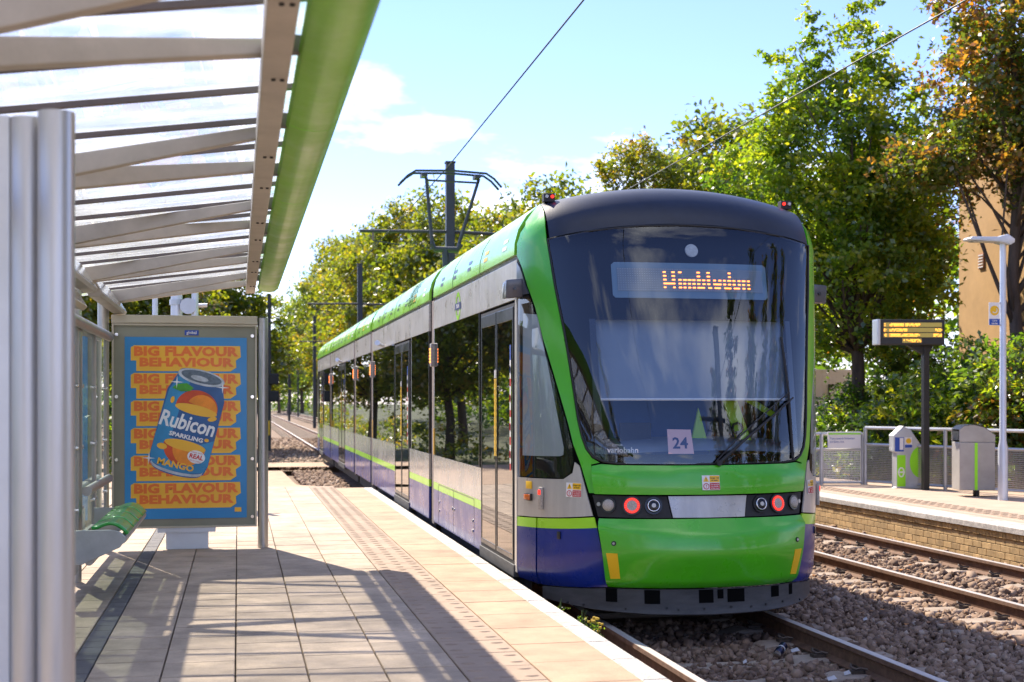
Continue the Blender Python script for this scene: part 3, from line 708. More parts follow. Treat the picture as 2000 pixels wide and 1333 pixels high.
# headlamps
def disc(p, n_, r, d, n=24):
    b = MB(); b.tube([p - n_ * 0.004, p + n_ * d], r, n); return b
for sg in (-1, 1):
    for x, r, kind in ((.775, .047, 'frost'), (.605, .062, 'red'), (.443, .056, 'dark')):
        p, s_, u_, n_ = on_nose(sg * x, .960, -0.010)
        o = disc(p, n_, r + .012, .016).build('headlamp', 'black', tram, smooth=True)
        if kind == 'red':
            b = MB(); R1, R2 = r, r * .66
            for i in range(28):
                t0, t1 = 2 * math.pi * i / 28, 2 * math.pi * (i + 1) / 28
                b.poly([p + n_ * .019 + s_ * (a * math.cos(t)) + u_ * (a * math.sin(t)) for a, t in ((R2, t0), (R1, t0), (R1, t1), (R2, t1))])
            b.build('glowing_ring', mat('ring_base', (0.45, .012, .006), .4, emit=(1, .02, .012), es=0.2), o, fixn=False)
            b = MB()
            for i in range(20):
                t0 = 2 * math.pi * i / 20; c0 = p + n_ * .021 + (s_ * math.cos(t0) + u_ * math.sin(t0)) * r * .83
                b.tube([c0, c0 + n_ * .003], .0062, 7)
            b.build('diodes', mat('diode', (.6, .05, .03), .4, emit=(1, .035, .02), es=1.3), o)
            disc(p, n_, R2, .020).build('lens', 'lens_frost', o, smooth=True)
        else:
            b = MB(); b.tube([p + n_ * .010, p + n_ * .018, p + n_ * .027, p + n_ * .032, p + n_ * .034], [r, r * .98, r * .80, r * .5, .004], 28); o2 = b.build('lens', 'lens_frost' if kind == 'frost' else 'lens_dark', o, smooth='all')
            if kind == 'dark':
                b = MB(); b.tube([p + n_ * .026 + (s_ * math.cos(t * .3142) + u_ * math.sin(t * .3142)) * r * .80 for t in range(21)], .005, 6, cap=False); b.build('bezel', 'chrome', o2, smooth='all')
                disc(p + n_ * .032, n_, r * .30, .005, 14).build('bulb', 'lens_clear', o2, smooth=True)
    p, s_, u_, n_ = on_nose(sg * .843, .966, -0.006); disc(p, n_, .016, .008, 12).build('bolt', 'steel', tram, smooth=True)
# anticlimber skirt with near-black panels painting the shade in its slots
def skf(x, z): return -0.03 + 0.035 * max(0, (0.16 - z) / 0.05) ** 1.4 * 0.6
sk = panel('skirt', sym([(0, .306), (-.78, .304), (-1.20, .262), (-1.20, .165), (-.9, .135), (-.5, .118), (0, .112)]), 'skirt', tram, fn=skf, thick=0.02, step=0.03)
for x0, x1, z0, z1 in ((-.80, -.72, .20, .303), (-.52, -.40, .195, .30), (-.09, .03, .20, .30), (.065, .115, .23, .30), (.15, .30, .20, .30), (.56, .64, .215, .30), (.76, .80, .215, .30)):
    panel('slot_shade', [(x0, z0), (x1, z0), (x1, z1), (x0, z1)], 'void', sk, off=0.003, fn=skf, thick=0.004)
for x in (-1.05, -.95, -.66, -.35, -.26, -.05, .18, .36, .5, .68, .9):
    p, s_, u_, n_ = on_nose(x, .17 - .02 * random.random(), -0.026); disc(p, n_, .009, .007, 8).build('bolt', 'black_matte', sk, smooth=True)
# dark roof cap over the windscreen
def capf(a, b):
    x = -1.128 + 2.256 * a; zb = 3.234 - .125 * (x / 1.138) ** 2; zt_ = 3.605 - .160 * (x / 1.12) ** 2
    y0 = nose(x, zb) - 0.004; P0, P1, P2 = (y0, zb), (y0 + .13, zt_ + 0.005), (11.06, zt_)
    t = b; return (TX + x, (1 - t) ** 2 * P0[0] + 2 * t * (1 - t) * P1[0] + t * t * P2[0], (1 - t) ** 2 * P0[1] + 2 * t * (1 - t) * P1[1] + t * t * P2[1])
mb = MB(); mb.grid(capf, 48, 18); cap_ = mb.build('roof_cap', 'cap', tram, smooth='all', fixn=False)
bm = bmesh.new(); bm.from_mesh(cap_.data); bmesh.ops.recalc_face_normals(bm, faces=bm.faces)
if sum(f.normal.z for f in bm.faces) < 0: bmesh.ops.reverse_faces(bm, faces=bm.faces)
bmesh.ops.solidify(bm, geom=bm.faces[:], thickness=0.015); bm.to_mesh(cap_.data); bm.free()
cap_.data.set_sharp_from_angle(angle=R(40))
for sg in (-1, 1):
    o = MB().box(TX + sg * 1.06 - .048, TX + sg * 1.06 + .048, 10.88, 10.96, 3.45, 3.522).build('roof_marker', 'black_matte', tram, bevel=.005)
    for q, mm in ((-.024, 'lens_clear'), (.024, 'led_red')):
        q = q if sg < 0 else -q
        MB().tube([(TX + sg * 1.06 + q, 10.885, 3.494), (TX + sg * 1.06 + q, 10.868, 3.494)], .014, 14).build('lens', mm, o, smooth=True)
    # camera pod on the shoulder
    b = MB(); b.box(TX + sg * 1.335 - (.155 if sg < 0 else -.155) * 0, 0, 0, 0, 0, 0); b = MB()
    xo = TX + sg * 1.435; xi = TX + sg * 1.28
    b.prism([(10.86, 2.79), (11.03, 2.77), (11.05, 2.64), (10.88, 2.63)], lambda y, z: (xo, y, z), lambda y, z: (xi, y, z + .015))
    pod = b.build('camera_pod', 'pod', tram, smooth=True, bevel=.018)
    MB().tube([(TX + sg * 1.36, 10.865, 2.715), (TX + sg * 1.36, 10.852, 2.715)], .013, 10).build('camera_eye', 'black', pod)

# destination display behind the glass
dsp = panel('destination_display', sym([(0, 2.906), (-.64, 2.906), (-.665, 2.885), (-.665, 2.635), (-.645, 2.613), (0, 2.613)]), 'display', tram, off=-0.012, thick=0.006)
panel('led_matrix', sym([(0, 2.858), (-.622, 2.858), (-.622, 2.668), (0, 2.668)]), 'led_grid', dsp, off=-0.009, thick=0.002)
b = MB()
for i in range(63):
    x = -.613 + i * .0198
    for j in range(10):
        z = 2.678 + j * .0190; p, s_, u_, n_ = on_nose(x, z, -0.0055)
        b.poly([p + s_ * a + u_ * c for a, c in ((-.0036, -.0036), (.0036, -.0036), (.0036, .0036), (-.0036, .0036))])
b.build('led_dots', 'led_dot', dsp, fixn=False, kind='stuff')
rows = [[(36, 39), (45.5, 49), (53, 56.5), (73.5, 77), (84.7, 88.2), (109, 112)],
        [(36, 39.4), (45.5, 49), (73.5, 77), (84.7, 88.2), (109, 112)],
        [(36, 39.4), (45.5, 49), (52.6, 56), (57.8, 62), (63, 67), (68, 71.3), (73.3, 77.5), (79.2, 82.5), (84.5, 88), (91.6, 94.6), (97.5, 100.7), (102.8, 105.8), (107.8, 112), (113.6, 116.8), (119.7, 122.7), (124.6, 128.6), (130.7, 133.7)],
        [(36, 48.8), (52.6, 56), (57.8, 60.8), (63, 66), (68, 71.3), (73.3, 76.5), (79.2, 82.5), (84.5, 87.8), (91.4, 100.6), (102.8, 105.8), (108.2, 111.5), (113.6, 116.8), (119.7, 122.7), (124.6, 127.8), (130.7, 133.7)],
        [(36, 38.5), (46.2, 48.8), (52.6, 56), (57.8, 60.8), (63, 66), (68, 71.3), (73.3, 81.5), (85.3, 89.5), (92.5, 99.5), (103.5, 111.5), (114.5, 121.5), (124.6, 127.8), (130.7, 133.7)]]
b = MB()
for r_, segs in enumerate(rows):
    z = 2.826 - r_ * .0315
    for a, c in segs:
        x0, x1 = (-.625 + (a - 36 + 50) / 162 * 1.24), (-.625 + (c - 36 + 50) / 162 * 1.24)
        for q in range(3):
            xa, xb = x0 + (x1 - x0) * q / 3, x0 + (x1 - x0) * (q + 1) / 3
            pa, _, ua, na = on_nose(xa, z, -0.004); pb, _, ub, nb = on_nose(xb, z, -0.004)
            b.poly([pa - ua * .0058, pb - ub * .0058, pb + ub * .0058, pa + ua * .0058])
b.build('lettering', 'led_amber', dsp, fixn=False)
p, s_, u_, n_ = on_nose(.019, 3.012, -0.012); o = disc(p, n_, .052, .006).build('centre_lamp', 'lens_clear', tram, smooth=True)
disc(p, n_, .056, .003).build('rim', 'steel', o, smooth=True)
# writing on the glass and the paper number card
p, s_, u_, n_ = on_nose(-.205, 1.455, -0.006)
card = MB().poly([p + s_ * -.104 + u_ * -.094, p + s_ * .104 + u_ * -.094, p + s_ * .088 + u_ * .10, p + s_ * -.104 + u_ * .104]).build('number_card', 'paper_pink', tram, fixn=False)
B = Matrix((s_, u_, n_)).transposed().to_4x4(); text('24', .125, p + s_ * -.004 + u_ * -.05 + n_ * .002, 'navy', card, basis=B, bold=.003, spacing=1.02)
ntext('variobahn', .062, -.66, 1.372, -0.006, 'sticker_white', tram, bold=.0008); ntext('STADLER', .02, -.70, 1.425, -0.006, 'sticker_white', tram)
# wiper
pt = lambda x, z, o: on_nose(x, z, o)[0]
b = MB(); b.tube([pt(.09, 1.285, .03), pt(.30, 1.45, .035), pt(.60, 1.66, .035), pt(.80, 1.80, .03)], [.016, .012, .010, .007], 8)
wip = b.build('wiper', 'rubber', tram, smooth=True)
MB().tube([pt(.06, 1.29, .03), pt(.25, 1.47, .045), pt(.55, 1.70, .045), pt(.76, 1.84, .03)], .006, 6).build('wiper_rod', 'rubber', wip, smooth=True)
MB().tube([pt(.745, 2.30, .012), pt(.77, 1.85, .016), pt(.775, 1.31, .012)], .011, 6).build('wiper_blade', 'rubber', wip, smooth=True)
MB().tube([pt(.09, 1.285, .0), pt(.09, 1.285, .045)], .022, 10).build('wiper_pivot', 'black_matte', wip, smooth=True)
# cab interior seen through the windscreen
MB().grid(lambda a, c: (TX - .83 + 1.66 * a, nose(-.83 + 1.66 * a, 1.80 + .66 * c) + .10, 1.80 + .66 * c), 20, 4).build('sun_blind', 'blind', tram, smooth='all')
MB().tube([(TX - .84 + 1.68 * i / 12, nose(-.84 + 1.68 * i / 12, 1.79) + .10, 1.79) for i in range(13)], .010, 8).build('blind_rod', 'sticker_white', tram, smooth=True)
MB().grid(lambda a, c: (TX - 1.0 + 2.0 * a, nose(-1.0 + 2.0 * a, 1.3) + .06 + .55 * c, 1.335 + .10 * c + .05 * math.sin(3 * a)), 14, 4).build('dashboard', 'cabgrey', tram, smooth='all')
MB().box(TX - 1.2, TX + 1.2, 11.9, 11.95, .4, 3.2).build('bulkhead', 'cabgrey', tram)
b = MB(); b.grid(lambda a, c: (TX - .1 + .5 * math.sin((c - .5) * 2.4) + .15 * a, 11.0 + .12 * math.cos((c - .5) * 2.6), 1.1 + .95 * a), 8, 10); b.build('driver_seat', 'cabblue', tram, smooth='all')
b = MB(); b.tube([(TX - .85, 11.4, 1.35), (TX - .5, 11.35, 1.85), (TX, 11.3, 2.05), (TX + .5, 11.35, 1.85), (TX + .85, 11.4, 1.35)], .06, 8); b.build('cab_arch', 'cabblue', tram, smooth=True)
b = MB(); b.box(TX - .55, TX - .28, 10.52, 10.56, 1.42, 1.60); b.build('monitor', 'black_matte', tram, bevel=.01)
b = MB(); b.box(TX - .18, TX + .16, 11.02, 11.10, 1.98, 2.16); b.build('head_rest', 'black_matte', tram, bevel=.03)
b = MB(); b.tube([(TX + .46, 10.42, 1.38), (TX + .46, 10.50, 1.52)], .02, 8); b.tube([(TX + .46 + .045 * math.cos(t * .785), 10.5, 1.55 + .045 * math.sin(t * .785)) for t in range(9)], .012, 6); b.build('microphone', 'black_matte', tram)
for k in range(9): MB().box(TX - .30 + k * .07, TX - .26 + k * .07, 10.30, 10.34, 1.395, 1.41).build('vent_slat', 'black_matte', tram)
MB().tube([(TX - .80, 10.62, 1.34), (TX - .80, 10.66, 2.45)], .02, 8).build('cab_pole', 'cabgrey', tram, smooth=True)
MB().tube([(TX + .86, 10.62, 1.34), (TX + .86, 10.66, 2.45)], .02, 8).build('cab_pole', 'cabgrey', tram, smooth=True)
fr = lambda x, z: (TX + x, 10.55, z)
b = MB(); b.bar(fr(.38, 1.86), fr(.58, 1.33), .12, .03, up=(0, 1, 0)); b.bar(fr(.41, 1.885), fr(.80, 1.66), .05, .03, up=(0, 1, 0)); b.build('partition_frame', 'cablime', tram, bevel=.006)
b = MB(); b.prism([(.12, 1.72), (.05, 1.40), (.22, 1.36)], lambda x, z: (TX + x, 10.5, z), lambda x, z: (TX + x, 10.53, z)); b.build('partition_wing', 'cablime', tram)
b = MB(); b.box(TX + .80, TX + .93, 10.5, 10.54, 2.05, 2.4); b.build('cab_mirror', 'black_matte', tram, bevel=.01)
b = MB(); b.box(TX + .82, TX + .90, 10.495, 10.498, 2.08, 2.18); b.build('fare_notice', 'sticker_white', tram)

# ---- bodies along the side
ZL, ZW0, ZW1, ZC = 0.332, 1.13, 2.633, 2.97
HW = 1.32
PROF = [(1.322, 3.020), (1.318, 3.12), (1.285, 3.24), (1.215, 3.355), (1.11, 3.45), (.9, 3.515), (.45, 3.55), (0, 3.56)]
PROF = PROF + [(-x, z) for x, z in PROF[-2::-1]]
def sidebox(b, sg, y0, y1, z0, z1, proud=0.0, depth=0.03):
    xa, xb = TX + sg * (HW + proud), TX + sg * (HW + proud - depth); b.box(min(xa, xb), max(xa, xb), y0, y1, z0, z1); return b
def sidepart(name, m, sg, y0, y1, z0, z1, parent, proud=0.0, depth=0.03, bevel=0.0): return sidebox(MB(), sg, y0, y1, z0, z1, proud, depth).build(name, m, parent, bevel=bevel)
def roof(y0, y1):
    b = MB(); n = len(PROF)
    for y in (y0, y1):
        for x, z in PROF: b.v.append((TX + x, y, z))
    for i in range(n - 1): b.f.append((i, i + 1, n + i + 1, n + i))
    o = b.build('roof_fairing', 'lime', tram, smooth=True, fixn=False)
    bm = bmesh.new(); bm.from_mesh(o.data); bmesh.ops.recalc_face_normals(bm, faces=bm.faces)
    if sum(f.normal.z for f in bm.faces) < 0: bmesh.ops.reverse_faces(bm, faces=bm.faces)
    bmesh.ops.solidify(bm, geom=bm.faces[:], thickness=.03); bm.to_mesh(o.data); bm.free(); o.data.set_sharp_from_angle(angle=R(38))
    return o
def prof_at(z):
    zs2 = [p[1] for p in PROF[:8]]; xs2 = [p[0] for p in PROF[:8]]; return float(np.interp(z, zs2, xs2))
def slotpair(o, y, m='black', w=.19):
    for z0, z1 in ((3.10, 3.135), (3.165, 3.20)):
        b = MB(); xa, xb = prof_at(z0) + .003, prof_at(z1) + .003
        b.poly([(TX - xa, y, z0), (TX - xa, y - w, z0), (TX - xb, y - w, z1), (TX - xb, y, z1)]); b.build('vent_slot', m, o, fixn=False)
def door(sg, y0, y1):
    d = sidepart('door', 'rubber', sg, y0, y1, ZL + .06, ZW1 - .02, tram, 0.0, .045)
    w = (y1 - y0 - .10) / 2
    for k in (0, 1):
        a = y0 + .035 + k * (w + .03)
        lf = MB(); x_ = HW + .006
        for (p0, p1, q0, q1) in ((a, a + .03, ZL + .09, ZW1 - .05), (a + w - .03, a + w, ZL + .09, ZW1 - .05), (a + .03, a + w - .03, ZL + .09, ZL + .135), (a + .03, a + w - .03, ZW1 - .16, ZW1 - .05)): sidebox(lf, sg, p0, p1, q0, q1, .008, .03)
        f = lf.build('door_leaf', 'black', d, bevel=.004)
        sidepart('pane', 'g_door', sg, a + .028, a + w - .028, ZL + .13, ZW1 - .155, f, .0035, .004)
        o = sidepart('door_backing', 'black_matte', sg, a + .02, a + w - .02, ZL + .1, ZW1 - .1, f, -.03, .004) if sg > 0 else None
    sidepart('sill', 'skirt', sg, y0 - .02, y1 + .02, ZL - .05, ZL + .055, d, .012, .06, .006)
    return d
def stickers(d, sg, y0, y1):
    yc = (y0 + y1) / 2; x_ = TX + sg * (HW + .0145)
    for q in (-1, 1):
        b = MB(); n = 22; z0, z1 = 1.28, 1.98
        for i in range(n):
            za, zb = z0 + (z1 - z0) * i / n, z0 + (z1 - z0) * (i + 1) / n; wa, wb = (.03, .045) if i % 2 else (.045, .03)
            b.poly([(x_, yc + q * .014, za), (x_, yc + q * (.014 + wa), za), (x_, yc + q * (.014 + wb), zb), (x_, yc + q * .014, zb)])
        b.build('zigzag_sticker', 'sticker_yellow', d, fixn=False)
        MB().poly([(x_, yc + q * .014, 1.985), (x_, yc + q * .045, 1.985), (x_, yc + q * .045, 2.06), (x_, yc + q * .014, 2.06)]).build('sticker', 'sticker_white', d, fixn=False)
    ya = y0 + .15
    for z0, z1, m in ((2.13, 2.26, 'sticker_blue'), (1.97, 2.13, 'sticker_white'), (1.905, 1.97, 'sticker_red'), (1.70, 1.905, 'sticker_white'), (1.64, 1.70, 'sticker_red'), (1.47, 1.64, 'sticker_white'), (1.40, 1.47, 'sticker_red'), (1.24, 1.40, 'sticker_white'), (1.18, 1.24, 'sticker_red')):
        o = MB().poly([(x_ - sg * .002, ya, z0), (x_ - sg * .002, ya - .055, z0), (x_ - sg * .002, ya - .055, z1), (x_ - sg * .002, ya, z1)]).build('sticker', m, d, fixn=False)
        if m == 'sticker_white':
            b = MB(); zc = (z0 + z1) / 2; b.tube([(x_ + sg * .001, ya - .0275 + .018 * math.cos(t * .7854), zc + .03 * math.sin(t * .7854)) for t in range(9)], .003, 5, cap=False); b.build('pictogram', 'sticker_red' if z0 < 1.9 else 'navy', d)
def body(y0, y1, win, doors, seams, lower_doors=()):
    """one module between y0 and y1: win = window ranges, doors = door ranges"""
    for sg in (-1, 1):
        cuts = sorted(list(doors)); segs = []; a = y0
        for d0, d1 in cuts:
            if d0 > a + .01: segs.append((a, d0))
            a = d1
        if a < y1 - .01: segs.append((a, y1))
        for a, c in segs:
            sidepart('waist_panel', 'silver_lower', sg, a, c, .815, ZW0, tram)
            sidepart('stripe_band', 'stripe', sg, a, c, .727, .8135, tram, -.0005)
            sidepart('lower_panel', 'blue', sg, a, c, ZL, .7255, tram)
        ss = [y0] + list(seams) + [y1]
        for a, c in zip(ss, ss[1:]): sidepart('cornice_panel', 'silver', sg, a + .003, c - .003, ZW1 + .006, ZC, tram, 0, .03, .003)
        sidepart('cornice_gap', 'black', sg, y0, y1, ZC - .01, 3.03, tram, -.03, .05)
        for w0, w1 in win:
            f = sidepart('window', 'black', sg, w0 - .035, w0, ZW0 + .002, ZW1 + .004, tram, -.002)
            sidebox(b := MB(), sg, w1, w1 + .035, ZW0 + .002, ZW1 + .004, -.002); b.build('window_post', 'steel', f)
            sidepart('pane', 'g_window', sg, w0, w1, ZW0 + .002, ZW1 + .004, f, -.003, .008)
            k = int((w1 - w0) / 1.1)
            for i in range(1, k + 1): yy_ = w0 + (w1 - w0) * i / (k + 1); sidepart('mullion', 'black', sg, yy_ - .02, yy_ + .02, ZW0 + .002, ZW1 + .004, f, -.012, .03)
        for d0, d1 in doors:
            d = door(sg, d0, d1)
            if sg < 0: stickers(d, sg, d0, d1)
        sidepart('end_frame', 'black', sg, y1 - .012, y1 + .001, ZL, ZC, tram, -.004)
        sidepart('underframe', 'black_matte', sg, y0, y1, .13, ZL - .02, tram, -.09, .06)
    MB().box(TX - 1.28, TX + 1.28, y0, y1, ZL, .40).build('floor', 'cabgrey', tram)
    MB().box(TX - 1.28, TX + 1.28, y0, y1, 2.75, 2.98).build('ceiling', 'cabgrey', tram)
    o = roof(y0 - .02 if y0 > 12 else y0 + .02, y1 + .02)
    for i, a in enumerate(np.arange(y0 + 0.55, y1 - .2, 0.92)):
        slotpair(o, a, 'sticker_yellow' if i == 1 else ('sticker_white' if i == 0 else 'black'))
    if 16 < y0 < 17:                                                  # round ventilation holes, too small to pick apart
        b = MB()
        for i in range(5):
            for j in range(9):
                yy_ = 17.55 + i * .17 + (.085 if j % 2 else 0); z_ = 3.09 + j * .034; x_ = prof_at(z_) + .004
                b.poly([(TX - x_ + (prof_at(z_) - prof_at(z_ + .013 * math.sin(t * .785))), yy_ + .045 * math.cos(t * .785), z_ + .013 * math.sin(t * .785)) for t in range(8)])
        b.build('vent_holes', 'void', o, fixn=False, kind='stuff')
    for a in seams:
        b = MB(); b.tube([(TX - x - .001, a, z) for x, z in PROF[:6]], .003, 5, cap=False); b.build('roof_seam', 'rubber', o)
    for a in np.arange(y0 + .5, y1 - .3, 1.05):
        for sg in (-1, 1):
            b = MB(); b.box(TX + sg * .85 - .22, TX + sg * .85 + .22, a, a + .45, .75, .85); b.box(TX + sg * .85 - .22, TX + sg * .85 + .22, a + .40, a + .47, .85, 1.42); b.build('passenger_seat', 'cabblue', tram, bevel=.02)
        MB().tube([(TX - .55, a, .4), (TX - .55, a, 2.75)], .018, 8).build('grab_pole', 'steel_pale', tram, smooth=True)
# leading module behind the cab
sidepart('cab_post', 'silver', -1, 10.985, 11.06, ZL, ZC, tram); sidepart('cab_post', 'silver', 1, 10.985, 11.06, ZL, ZC, tram)
body(11.06, 15.85, [(12.80, 15.80)], [(11.07, 12.66)], [12.72, 14.4])
body(16.25, 23.30, [(16.30, 17.95), (20.0, 23.2)], [(18.15, 19.85)], [18.1, 19.9, 21.6])
body(23.65, 26.75, [(23.75, 26.65)], [], [25.2])
body(27.1, 33.9, [(27.2, 29.3), (31.3, 33.8)], [(29.4, 31.2)], [29.35, 31.25])
body(34.25, 39.6, [(34.35, 36.7)], [(37.0, 38.6)], [36.8])
for sg in (-1, 1): sidepart('cab_end', 'black', sg, 39.1, 39.6, ZW0, ZW1, tram, .004)
MB().box(TX - 1.3, TX + 1.3, 39.6, 39.7, ZL, 3.2).build('cab_end', 'green', tram)
for y0, y1 in ((15.85, 16.25), (23.30, 23.65), (26.75, 27.1), (33.9, 34.25)):
    b = MB(); n = 6
    for k in range(n):
        a = y0 + (y1 - y0) * k / n; w = (y1 - y0) / n
        for sg in (-1, 1): sidebox(b, sg, a + .004, a + w - .004, .30, 3.1, -.045 - .02 * (k % 2), .03)
    b.box(TX - 1.2, TX + 1.2, y0, y1, 3.2, 3.3)
    b.build('gangway_bellows', 'black_matte', tram)
    for sg in (-1, 1): sidepart('bellows_frame', 'bellows', sg, y0 + .012, y0 + .20, ZL - .04, ZC + .02, tram, -.008, .04, .01)
    o = sidepart('side_indicator', 'lens_frost', -1, y0 - .04, y0 + .06, 2.19, 2.47, tram, .04, .06, .014)
    b = MB()
    for k in range(5):
        for q in (-.022, .022): b.obox((TX - HW - .042, y0 + .01 + q, 2.25 + k * .037), (0, .013, 0), (.003, 0, 0), (0, 0, .012))
    b.build('amber_diodes', 'led_amber', o)
    sidepart('handle_strip', 'sticker_yellow', -1, y0 - .05, y0 - .02, 1.14, 1.45, tram, .006, .008)
# lower hatches on the leading module, thumb latches
for y in (13.05, 14.35, 15.45): sidepart('hatch_seam', 'black', -1, y - .004, y + .004, ZL + .01, .80, tram, .0015, .01)
sidepart('hatch_seam', 'black', -1, 13.05, 15.45, .797, .805, tram, .0015, .01)
for y, z in ((15.38, .60), (15.38, .50), (14.42, .60), (14.28, .60), (13.12, .58), (13.12, .48)): MB().tube([(TX - HW, y, z), (TX - HW - .008, y, z)], .016, 10).build('thumb_latch', 'steel', tram, smooth=True)
# roundel on the cornice
b = MB(); ro = lambda r, t: (TX - HW - .003, 14.02 - r * math.cos(t), 2.79 + r * math.sin(t))
for i in range(36):
    t0, t1 = 2 * math.pi * i / 36, 2 * math.pi * (i + 1) / 36; b.poly([ro(.105, t0), ro(.15, t0), ro(.15, t1), ro(.105, t1)])
o = b.build('roundel', 'stripe', tram, fixn=False)
MB().poly([(TX - HW - .005, 14.02 + s_ * .19, 2.79 + z) for s_, z in ((1, -.035), (-1, -.035), (-1, .035), (1, .035))]).build('roundel_bar', 'navy', o, fixn=False)
text('TRAMS', .06, (TX - HW - .007, 14.02, 2.769), 'sticker_white', o, basis=FACE_NEAR, bold=.001)
for y in (21.4, 30.2):
    o = MB().tube([(TX - HW, y, 2.66), (TX - HW - .10, y - .03, 2.70), (TX - HW - .12, y - .12, 2.71)], [.02, .03, .045], 10).build('side_camera', 'white_steel', tram, smooth=True)
# bogies
for y in (13.4, 19.2, 25.2, 30.6, 36.6):
    for dy in (-.8, .8):
        for sg in (-1, 1): MB().tube([(TX + sg * .70, y + dy, .30), (TX + sg * .80, y + dy, .30)], .298, 24).build('wheel', 'black_matte', tram, smooth=True)
# pantograph
PY = 23.4; Zk = 4.47
b = MB(); b.tube([(TX + .02, PY - .1, 3.5), (TX - .02, PY, Zk)], .06, 8); pan = b.build('pantograph', 'mast', tram, smooth=True)
MB().tube([(TX - .26, PY, Zk + .1), (TX - .2, PY, Zk), (TX + .2, PY, Zk), (TX + .26, PY, Zk + .1)], .055, 8).build('knee', 'mast', pan, smooth=True)
for sg, xt in ((-1, -.33), (1, .62)):
    MB().tube([(TX + sg * .22 - .02, PY, Zk), (TX + xt - .02, PY + .05, 5.75)], [.035, .028], 8).build('upper_arm', 'mast', pan, smooth=True)
MB().tube([(TX - .36, PY + .05, 5.70), (TX + .6, PY + .05, 5.68)], .02, 6).build('cross_bar', 'mast', pan, smooth=True)
for dy in (-.14, .14):
    MB().tube([(TX + x, PY + dy, z) for x, z in ((-.84, 5.60), (-.70, 5.74), (-.56, 5.83), (0.1, 5.85), (.70, 5.82), (.84, 5.73), (.98, 5.58))], .022, 6).build('collector_strip', 'mast', pan, smooth=True)
for x in (-.4, .55): MB().box(TX + x - .05, TX + x + .05, PY - .14, PY + .14, 5.74, 5.80).build('spring_box', 'mast', pan)

# ------------------------------------------------------------------ tram shelter
H = CAM_H
SH0, SH1 = -0.7, 14.15
shel = thing('tram_shelter', 'glass roofed tram shelter with green fascia and grey beams on the platform', 'shelter', (-1.25, 7, ZP))
FP = [(.205, 1.185), (.215, 1.165), (.26, 1.148), (.32, 1.143), (.37, 1.150), (.405, 1.18), (.43, 1.25), (.445, 1.34), (.45, 1.43)]
n = 7; L_ = (SH1 - SH0) / n
for k in range(n):
    y0, y1 = SH0 + k * L_ + .004, SH0 + (k + 1) * L_ - .004
    b = MB(); m_ = len(FP)
    for y in (y0, y1): b.v += [(x, y, H + z) for x, z in FP]
    b.f += [(i, i + 1, m_ + i + 1, m_ + i) for i in range(m_ - 1)]
    o = b.build('fascia', 'fascia', shel, smooth=True, fixn=False)
    bm = bmesh.new(); bm.from_mesh(o.data); bmesh.ops.solidify(bm, geom=bm.faces[:], thickness=.006); bmesh.ops.recalc_face_normals(bm, faces=bm.faces); bm.to_mesh(o.data); bm.free(); o.data.set_sharp_from_angle(angle=R(40))
MB().box(.078, .172, SH0, SH1, H + 1.12, H + 1.23).build('edge_beam', 'beam', shel, bevel=.006)
RG = lambda x: H + 1.30 + (x - .22) * .13                              # roof glass plane
YC = [-.5, 1.85, 4.25, 6.65, 8.95, 11.30, 13.65]
for yc in YC:
    MB().tube([(-1.30, yc, ZP), (-1.30, yc, H + 1.02)], .055, 16).build('rear_post', 'steel', shel, smooth=True)
    for sg in (-1, 1):
        b = MB(); p, q = (-1.28, yc + sg * .02), (.09, min(yc + sg * .45, SH1 - .03)); w = .032
        for x, y, dz in ((*p, .125), (*q, .055)):
            t_ = RG(x) - .03
            b.v += [(x, y - w, t_ - dz), (x, y + w, t_ - dz), (x, y + w, t_), (x, y - w, t_)]
        b.f += [(3, 2, 1, 0), (4, 5, 6, 7), (0, 1, 5, 4), (1, 2, 6, 5), (2, 3, 7, 6), (3, 0, 4, 7)]
        o = b.build('rafter', 'beam', shel, bevel=.006)
        for k in (0, 1): MB().tube([(.12 + k * .03, q[1], H + 1.12), (.12 + k * .03, q[1], H + 1.113)], .008, 8).build('bolt', 'rubber', o)
y = SH0 + .02; k = 0
while y < SH1 - .3:
    b = MB(); y1 = min(y + .62, SH1)
    b.prism([(y + .004, 0), (y1 - .004, 0), (y1 - .004, .008), (y + .004, .008)], lambda a, z: (-1.75, a, RG(-1.75) + z), lambda a, z: (.30, a, RG(.30) + z))
    b.build('roof_pane', 'g_roof', shel)
    MB().bar((-1.75, y, RG(-1.75) - .012), (.30, y, RG(.30) - .012), .035, .022).build('glazing_bar', 'bar_dark', shel)
    y += .62
for q in (.30, -1.75): MB().bar((q, SH0, RG(q) - .012), (q, SH1, RG(q) - .012), .03, .02).build('glazing_trim', 'bar_dark', shel)
# stubs that carry the fascia
for y in np.arange(SH0 + .3, SH1, 1.24): MB().box(.17, .24, y - .02, y + .02, H + 1.175, H + 1.235).build('fascia_bracket', 'bar_dark', shel)
# light boxes along the back
for y0, y1 in ((1.95, 4.1), (4.4, 6.5), (6.8, 8.8), (9.1, 11.05), (11.42, 13.9)):
    b = MB(); P = [(-1.30, 1.06), (-1.20, 1.07), (-1.095, .895), (-1.11, .865), (-1.20, .86)]
    b.prism(P, lambda x, z: (x, y0, H + z), lambda x, z: (x, y1, H + z)); o = b.build('light_box', 'paint_grey', shel, bevel=.004)
    MB().poly([(-1.193, y0 + .03, H + 1.062), (-1.100, y0 + .03, H + .908), (-1.100, y1 - .03, H + .908), (-1.193, y1 - .03, H + 1.062)]).build('cover_plate', 'plate', o)
b = MB(); b.prism([(-1.27, .85), (-1.22, .86), (-1.14, .73), (-1.17, .70), (-1.27, .72)], lambda x, z: (x, 7.0, H + z), lambda x, z: (x, 10.75, H + z)); o = b.build('header_box', 'frame_pale', shel, bevel=.004)
